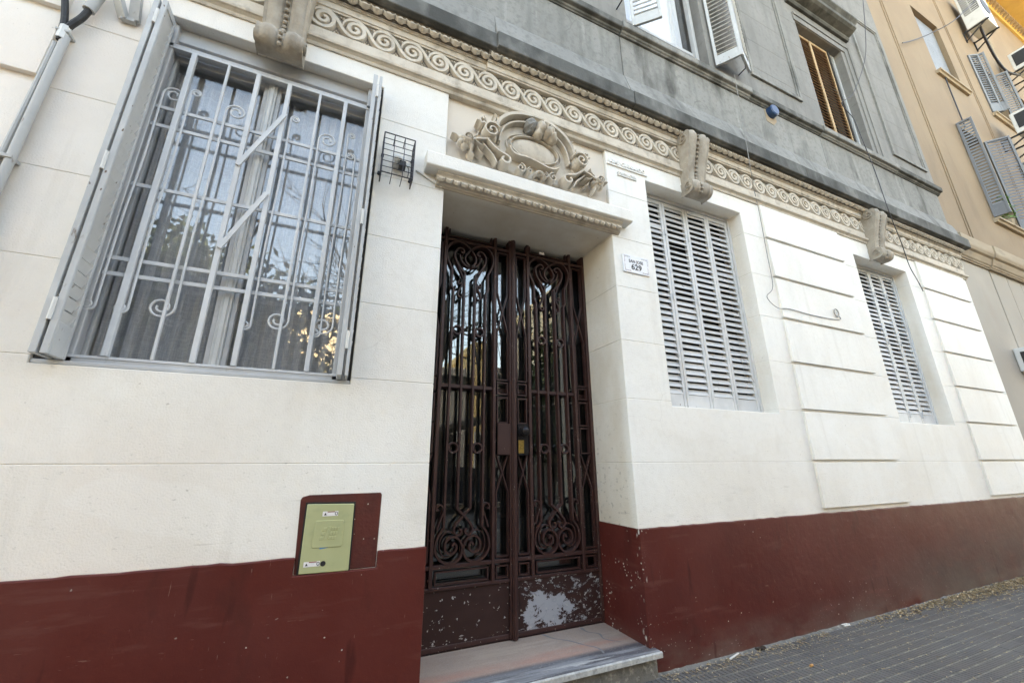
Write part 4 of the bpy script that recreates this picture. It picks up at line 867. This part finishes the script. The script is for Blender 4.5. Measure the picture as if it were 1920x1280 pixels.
cable([(p.x, p.y, p.z) for p in (px(1616, -20, -.3), px(1622, 50, -.28), px(1622, 110, -.25), px(1600, 175, -.2), px(1578, 193, -.14), px(1600, 222, -.15), px(1612, 250, -.18), px(1640, 320, -.18), px(1668, 400, -.20), px(1690, 455, -.08), px(1705, 498, -.03), px(1720, 525, -.03), px(1731, 546, -.035))], .0055, 'wire', 'dark cable drooping from the brown upper shutter past the grey cornice')

# ================================================================== neighbouring building
nb = empty('neighbour_building', (15, .2, 0), 'tall tan rendered building adjoining the white house at its far end', 'building')
NX0, NX1, NY = 9.648, 34.0, .012
NO = [(12.30, 13.62, 6.25, 8.78), (12.52, 13.92, 10.45, 12.75), (15.50, 17.05, 10.40, 12.55), (15.6, 17.0, 6.25, 8.78), (18.9, 20.3, 10.4, 12.6), (18.9, 20.3, 6.25, 8.78), (12.5, 13.9, 14.2, 16.4)]
nwall = MB().box(NX0, NX1, .42, 8, 0, 21).build('wall', 'dark', nb)
blocks([5.20, 8.78 + .2, 12.9, 17.9, 21.0], NX0, NX1, [], .40, .42, 'dark', nwall, 0)
xs = sorted({NX0, NX1, *[v for o in NO for v in o[:2]]}); zs = sorted({5.20, 21.0, *[v for o in NO for v in o[2:]]})
m = MB()
for a, b in zip(xs[:-1], xs[1:]):
    for c, d in zip(zs[:-1], zs[1:]):
        if any(o[0] <= a and b <= o[1] and o[2] <= c and d <= o[3] for o in NO): continue
        m.add([(a, NY, c), (b, NY, c), (b, NY, d), (a, NY, d)], [(0, 1, 2, 3)])
for (a, b, c, d) in NO: m.add([(a, NY, c), (b, NY, c), (b, NY, d), (a, NY, d), (a, .40, c), (b, .40, c), (b, .40, d), (a, .40, d)], [(0, 4, 5, 1), (1, 5, 6, 2), (2, 6, 7, 3), (3, 7, 4, 0)])
me = bpy.data.meshes.new('render_coat'); me.from_pydata(m.v, [], m.f); link('render_coat', me, 'tan', nb)
for a, b in ((NX0, 10.88), (10.93, 11.62), (11.64, 12.25), (12.27, NX1)): MB().box(a, b, NY + .004, .41, -.05, 4.80).build('lower_wall', 'tanlow', nb, bevel=.006)
MB().box(NX0 - .02, NX1, NY - .004, .38, 4.80, 5.20).build('lower_wall', 'tantrim', nb)
for a, b, d in ((9.63, 10.86, 0), (10.86, NX1, -.02)):
    MB().prism_x([(.02, 4.78), (-.012 + d, 4.78), (-.012 + d, 4.80), (-.03 + d, 4.81), (-.03 + d, 4.83), (-.05 + d, 4.85), (-.075 + d, 4.93), (-.08 + d, 4.955), (-.115 + d, 4.975), (-.135 + d, 5.02), (-.14 + d, 5.05), (-.14 + d, 5.20), (-.05 + d, 5.24), (.02, 5.30)], a, b).build('cornice', 'tantrim', nb, bevel=.003)
for x in (10.60, 10.72, 14.55, 14.68): MB().box(x, x + .035, NY - .014, NY + .01, 5.28, 17.9).build('pilaster_strip', 'tan', nb, bevel=.003)
for i, (a, b, c, d) in enumerate(NO):
    wn = MB().box(a + .01, b - .01, .30, .34, c, c + .06).box(a + .01, b - .01, .30, .34, d - .06, d).box(a + .01, a + .06, .30, .34, c, d).box(b - .06, b - .01, .30, .34, c, d).box((a + b) / 2 - .03, (a + b) / 2 + .03, .30, .34, c, d).build('window', 'mullion', nb)
    MB().box(a + .05, b - .05, .325, .33, c + .05, d - .05).build('glass_pane', 'glass', wn)
    MB().prism_x([(NY + .05, c - .10), (NY - .05, c - .10), (NY - .07, c - .06), (NY - .10, c - .05), (NY - .10, c - .003), (NY + .05, c - .003)], a - .10, b + .10).build('window_sill', 'tantrim', nb, bevel=.003)
ro = MB()
for k in range(40): ro.box(12.56, 13.88, .10, .125, 10.48 + k * .056, 10.48 + k * .056 + .050)
o = ro.build('roller_blind', 'grayslat2', nb); tag(o, kind='stuff')
MB().box(12.53, 12.60, .05, .14, 10.46, 12.74).build('blind_rail', 'mullion', nb)
def nleaf(hx, ang, wd, z0, z1, mats):
    M4 = Matrix.Translation((hx, NY - .01, 0)) @ Matrix.Rotation(R(ang), 4, 'Z'); shutter_leaf(0, wd, z0, z1, 0, mats, .072, .26, .04, nb, 'bank', .045, M4, 66)
nleaf(12.28, -82, .24, 6.29, 8.76, ('graypaint', 'grayslat2')); nleaf(13.66, -52, .42, 6.29, 8.76, ('graypaint', 'graypaint'))
nleaf(15.46, -30, .26, 10.45, 12.5, ('grayslat2', 'grayslat2')); nleaf(15.66, -72, .25, 10.45, 12.5, ('grayslat2', 'grayslat2')); nleaf(17.08, -62, .28, 10.45, 12.5, ('grayslat2', 'grayslat2'))
nleaf(15.58, -80, .24, 6.29, 8.76, ('graypaint', 'grayslat2'))
ev = MB().box(16.5, NX1, -1.3, NY, 17.9, 18.1).build('eave', 'tanyellow', nb, bevel=.01)
MB().prism_x([(NY, 17.45), (-.05, 17.45), (-.05, 17.6), (-.12, 17.7), (-.12, 17.898), (NY, 17.898)], 16.5, NX1).build('eave_moulding', 'tanyellow', nb)
dme = MB().box(0, .11, -.20, -.05, 17.62, 17.80).mesh('dentil')
for k in range(36): link('dentil', dme, 'tantrim', nb, (16.6 + k * .22, 0, 0))
MB().tube([(18.35, -.02, 5.3), (18.35, -.02, 17.4)], .035, 8).build('downpipe', 'tantrim', nb, smooth=True)

def ac_unit(x0, x1, y0, y1, z0, z1, label, slatted=False, bracket=True):
    r = empty('air_conditioner', ((x0 + x1) / 2, (y0 + y1) / 2, z0), label, 'air conditioner', 'air conditioners on the tan building')
    MB().box(x0, x1, y0, y1, z0, z1).build('casing', 'acwhite', r, bevel=.015, segs=2)
    yy, zz = y1 - y0, z1 - z0
    if slatted:
        MB().box(x0 - .004, x0 + .002, y0 + .04, y1 - .06, z0 + zz * .34, z1 - .06).build('side_grille', 'acdark', r)
        for k in range(12):
            z = z0 + zz * .36 + k * zz * .052; MB().box(x0 - .012, x0 - .004, y0 + .05, y1 - .07, z, z + .028).build('louvre', 'acwhite', r)
        MB().box(x0 - .014, x0 - .004, y0 + .19, y0 + .205, z0 + zz * .34, z1 - .06).build('grille_post', 'acwhite', r)
    else:
        MB().box(x0 - .005, x0 + .002, y0 + .06, y1 - .07, z0 + .12, z1 - .07).build('side_grille', 'acdark', r, bevel=.002)
    MB().tube([((x0 + x1) / 2, y0 + .002, (z0 + z1) / 2), ((x0 + x1) / 2, y0 - .012, (z0 + z1) / 2)], min(zz, x1 - x0) * .36, 20).build('fan_grille', 'acdark', r)
    if bracket:
        for x in (x0 + .04, x1 - .08):
            MB().beam((x, y0 - .03, z0 - .018), (x, NY, z0 - .018), .035, .035).beam((x, y0 + .05, z0 - .03), (x, NY, z0 - .32), .03, .03).beam((x, NY - .015, z0 - .36), (x, NY - .015, z0 + .02), .03, .03).build('support_bracket', 'black', r)
    return r
ac_unit(16.0, 16.8, -.50, -.10, 13.67, 15.05, 'largest air conditioner, slatted, high on the tan building above the pale shutters', True)
ac_unit(18.0, 18.8, -.66, -.26, 12.86, 13.50, 'boxy air conditioner with dark side panel just below the yellow eave')
ac_unit(15.0, 15.8, -.66, -.28, 9.28, 9.88, 'boxy air conditioner with dark side panel right under the pale upper shutters')
ac_unit(10.56, 11.2, -.22, NY, 2.82, 3.22, 'low air conditioner cut by the right edge beside the white wall', False, False)
cable([(16.2, -.3, 13.66), (16.5, -.25, 13.3), (17.0, -.2, 12.9), (17.4, -.22, 12.6), (18.1, -.3, 12.7)], .03, 'wire', 'thick black hose linking two air conditioners on the tan building')
cable([(p.x, p.y, p.z) for p in (px(1692, 81, -.05), px(1712, 76, -.05), px(1745, 63, -.12), px(1790, 38, -.4), px(1835, -5, -.6))], .012, 'wire', 'thin dark wire crossing the tan wall in front of its first window')
cable([(12.75, -.02, 10.35), (12.72, -.02, 9.6), (12.70, -.02, 8.8)], .012, 'wire', 'dark wire dropping from the tan building window sill to a shutter')
tp = empty('window_plant', (12.9, -.05, 6.24), 'small green potted plant between the slate grey shutters of the tan building', 'plant')
MB().tube([(12.9, -.03, 6.20), (12.9, -.03, 6.36)], [.07, .09], 10).build('pot', 'tantrim', tp)
lm = MB(); rr = random.Random(3)
for k in range(140):
    a = rr.uniform(0, 6.28); h = rr.uniform(.0, .55); r = rr.uniform(.02, .22) * (1 - h * .6); c = Vector((12.9 + r * math.cos(a), -.05 + r * math.sin(a) * .7, 6.36 + h)); d = Vector((rr.uniform(-1, 1), rr.uniform(-1, 1), rr.uniform(.2, 1))).normalized() * .09; s_ = d.orthogonal().normalized() * .018
    lm.add([c, c + d * .5 + s_, c + d, c + d * .5 - s_], [(0, 1, 2, 3)])
me = bpy.data.meshes.new('foliage'); me.from_pydata(lm.v, [], lm.f); link('foliage', me, 'plant', tp)

# ================================================================== litter on the pavement
lt = MB(); rr = random.Random(11)
def chip(x, y, L, W, z=.002):
    a = rr.uniform(0, 6.28); t = rr.uniform(-.5, .5); c, s = math.cos(a), math.sin(a); u = Vector((c, s, t * .6)) * L / 2; v_ = Vector((-s, c, rr.uniform(-.3, .3))) * W / 2; p = Vector((x, y, z + abs(t) * L * .35 + .001)); k = Vector((0, 0, W * .45))
    lt.add([p - u, p - v_ + k, p + u, p + v_ + k, p - v_ * .2], [(0, 1, 2), (0, 2, 3)])
for k in range(3800):                            # drift of dry leaves against the wall
    x = 4.3 + 5.2 * rr.random() ** .8; q = min(1, max(0, (x - 4.3) / 2.2)); y = -.035 - abs(rr.gauss(0, .05 + .055 * q)); 
    if rr.random() < .12 + .88 * q: chip(x, y, rr.uniform(.014, .048), rr.uniform(.006, .016), rr.uniform(0, .022) * q)
for k in range(650):                             # bits caught in the joints between the bars
    x = rr.uniform(2.2, 8.5); j = rr.randint(0, 16); y = YT - j * TP / 3 + rr.gauss(0, .004); chip(x, y, rr.uniform(.008, .026), rr.uniform(.003, .007), -.003)
for k in range(800): chip(rr.uniform(2.2, 8.5), -.04 - abs(rr.gauss(0, .5)), rr.uniform(.008, .028), rr.uniform(.003, .008), .001)
for k in range(300): chip(rr.uniform(2.2, 4.0), -.05 - abs(rr.gauss(0, .06)), rr.uniform(.015, .05), rr.uniform(.003, .008), .003)
me = bpy.data.meshes.new('leaf_litter'); me.from_pydata(lt.v, [], lt.f); o = link('leaf_litter', me, 'leaf'); tag(o, 'dry leaves and bits scattered along the wall and in the paving joints', 'litter', kind='stuff')
q0 = pz(1368, 1235, .006); q1 = pz(1385, 1224, .006)
tag(MB().beam(q0, q1, .012, .010).build('paper_strip', 'paper', None, bevel=.002), 'short white strip lying by the wall base close to the marble step', 'scrap')
q0 = pz(1580, 1170, .008)
tag(MB().tube([(q0.x - .04, q0.y, .010), (q0.x + .045, q0.y - .01, .010), (q0.x + .055, q0.y - .025, .010), (q0.x + .04, q0.y - .035, .010), (q0.x - .03, q0.y - .028, .010)], .006, 6).build('bent_straw', 'paper', None, smooth=True), 'bent white scrap lying near the middle of the wall base', 'scrap')
q0 = pz(1522, 1246, .01); tag(MB().tube([(q0.x - .014, q0.y, .008), (q0.x + .014, q0.y + .004, .008)], .008, 8).build('cigarette_butt', 'orange', None, smooth=True), 'orange cigarette butt on the grey pavement', 'cigarette butt')
q0 = pz(1413, 1208, .01); sm_ = MB()
for k in range(9): sm_.ball((q0.x + rr.uniform(-.05, .05), -.04 + rr.uniform(-.015, .01), .006 + rr.uniform(0, .008)), rr.uniform(.010, .02), None, rr.uniform(.006, .012), 7, 5)
tag(sm_.build('dirt_clump', 'soil'), 'dark clump of dirt against the red wall base beside the step', 'dirt')

# ================================================================== across the street (seen in the glass)
def street_house(x0, x1, yf, h, mat, label, nx, floors, fh=3.3):
    fm = 'bD' if mat == 'bD' else 'mullion'
    r = empty('street_house', ((x0 + x1) / 2, yf - 4, 0), label, 'building', 'houses across the street')
    MB().box(x0, x1, yf - 9, yf, -.2, h).build('wall', mat, r)
    MB().box(x0 - .1, x1 + .1, yf - 9.1, yf + .35, h, h + .4).build('cornice', mat, r, bevel=.05)
    wd = (x1 - x0) / nx
    for fl in range(floors):
        for k in range(nx):
            a = x0 + wd * k + wd * .28; b = a + wd * .44; z0 = .6 + fl * fh + (.5 if fl else 0); z1 = z0 + 2.0
            if z1 > h - .3: continue
            wn = MB().box(a - .08, b + .08, yf, yf + .06, z0 - .1, z0).box(a - .08, b + .08, yf, yf + .05, z1, z1 + .12).box(a - .08, a, yf, yf + .05, z0, z1).box(b, b + .08, yf, yf + .05, z0, z1).build('window', fm, r)
            MB().box(a, b, yf + .002, yf + .02, z0, z1).build('pane', 'acdark', wn)
street_house(-22, -4.9, -13.2, 8.0, 'bD', 'tall grey house across the street behind a dark leafy tree', 5, 3)
street_house(-4.8, 1.6, -13.2, 6.6, 'bA', 'cream sunlit house across the street reflected low in the barred window', 3, 2)
street_house(1.7, 5.4, -13.2, 5.0, 'bB', 'low grey house across the street reflected in the door glass', 2, 1)
street_house(5.5, 6.4, -13.2, 6.3, 'bC', 'narrow ochre sunlit house across the street reflected in the door glass', 1, 2)
street_house(6.5, 11.0, -13.2, 5.2, 'bB', 'low dull house across the street behind the evergreen tree', 2, 1)
street_house(11.1, 30, -13.2, 11, 'bA', 'long cream house across the street beyond the evergreen tree', 8, 3)
def bare_tree(x, y, h, seed, label, leaves=False):
    near = y > -6; rr = random.Random(seed); r = empty('street_tree', (x, y, -.1), label, 'tree', 'street trees across the road')
    tr = MB(); cr = MB(); lf = MB()
    def grow(p, d, L, rad, lev, tgt):
        n = 4; pts = [p]; rs = [rad]
        for k in range(n):
            d = (d + Vector((rr.uniform(-.22, .22), rr.uniform(-.22, .22), rr.uniform(-.05, .16)))).normalized()
            if near and (p + d * L / n).y > -3.4: d = Vector((d.x, -abs(d.y) * .6, abs(d.z) + .1)).normalized()
            p = p + d * L / n; pts.append(p); rs.append(rad * (1 - .5 * (k + 1) / n))
        tgt.tube(pts, rs, 7 if lev < 2 else (5 if lev < 3 else 3))
        if lev >= 5:
            return
        for k in range(4 if lev < 4 else 3):
            i = rr.randint(2 if lev == 0 else 1, n); a = rr.uniform(0, 6.28); s_ = d.orthogonal().normalized(); t_ = d.cross(s_)
            nd = (d * rr.uniform(.5, .9) + (s_ * math.cos(a) + t_ * math.sin(a)) * rr.uniform(.5, .95)).normalized()
            grow(pts[i], nd, L * rr.uniform(.55, .80), max(rs[i] * .66, .007), lev + 1, cr)
            if leaves and lev >= 2:
                for _ in range(9):
                    c = pts[i] + Vector((rr.gauss(0, .45), rr.gauss(0, .45), rr.gauss(0, .4))); e = Vector((rr.uniform(-1, 1), rr.uniform(-1, 1), rr.uniform(-1, 1))).normalized() * .16; q_ = e.orthogonal().normalized() * .08
                    lf.add([c - e, c + q_, c + e, c - q_], [(0, 1, 2, 3)])
    grow(Vector((x, y, -.15)), Vector((rr.uniform(-.1, .1), 0, 1)), h * .36, h * .019, 0, tr)
    tr.build('trunk', 'bark', r, smooth=True)
    me = bpy.data.meshes.new('crown'); me.from_pydata(cr.v, [], cr.f); link('crown', me, 'bark', r)
    if leaves: me = bpy.data.meshes.new('foliage'); me.from_pydata(lf.v, [], lf.f); link('foliage', me, 'foliage', r)
bare_tree(1.0, -4.75, 11.5, 5, 'bare street tree on the near kerb reflected in the right half of the barred window')
bare_tree(-4.6, -4.75, 11.5, 8, 'bare street tree on the near kerb reflected in the left half of the barred window')
bare_tree(-2.6, -11.7, 9.0, 21, 'leafy street tree across the road reflected low in the barred window', True)
bare_tree(-6.4, -11.6, 11.5, 14, 'tall dark leafy tree across the road reflected in the left edge of the barred window', True)  # added tree, darkens the left part of the window reflection
bare_tree(8.6, -11.8, 8.5, 33, 'leafy evergreen street tree reflected beside the door stile', True)
def car(x, y, label):
    r = empty('parked_car', (x, y, -.13), label, 'car'); z = -.13
    prof = [(-2.05, .32), (-2.1, .55), (-2.0, .78), (-1.2, .92), (-.55, 1.38), (.75, 1.42), (1.55, .98), (2.0, .90), (2.1, .62), (2.05, .32)]
    MB().prism_xz([(x + a, z + b) for a, b in prof], y - .82, y + .82).build('body', 'carpaint', r, bevel=.06, segs=2)
    for yy in (y - .826, y + .82): MB().prism_xz([(x - .98, z + .95), (x + 1.35, z + 1.0), (x + .70, z + 1.34), (x - .50, z + 1.31)], yy, yy + .006).build('side_window', 'acdark', r)
    for a in (-1.3, 1.3):
        for s in (-1, 1):
            wh = MB().tube([(x + a, y + s * .66, z + .31), (x + a, y + s * .84, z + .31)], .31, 20).build('wheel', 'rubber', r); MB().tube([(x + a, y + s * .842, z + .31), (x + a, y + s * .85, z + .31)], .19, 16).build('rim', 'acwhite', wh)
car(3.6, -10.2, 'dark car parked across the street and reflected in the door glass')
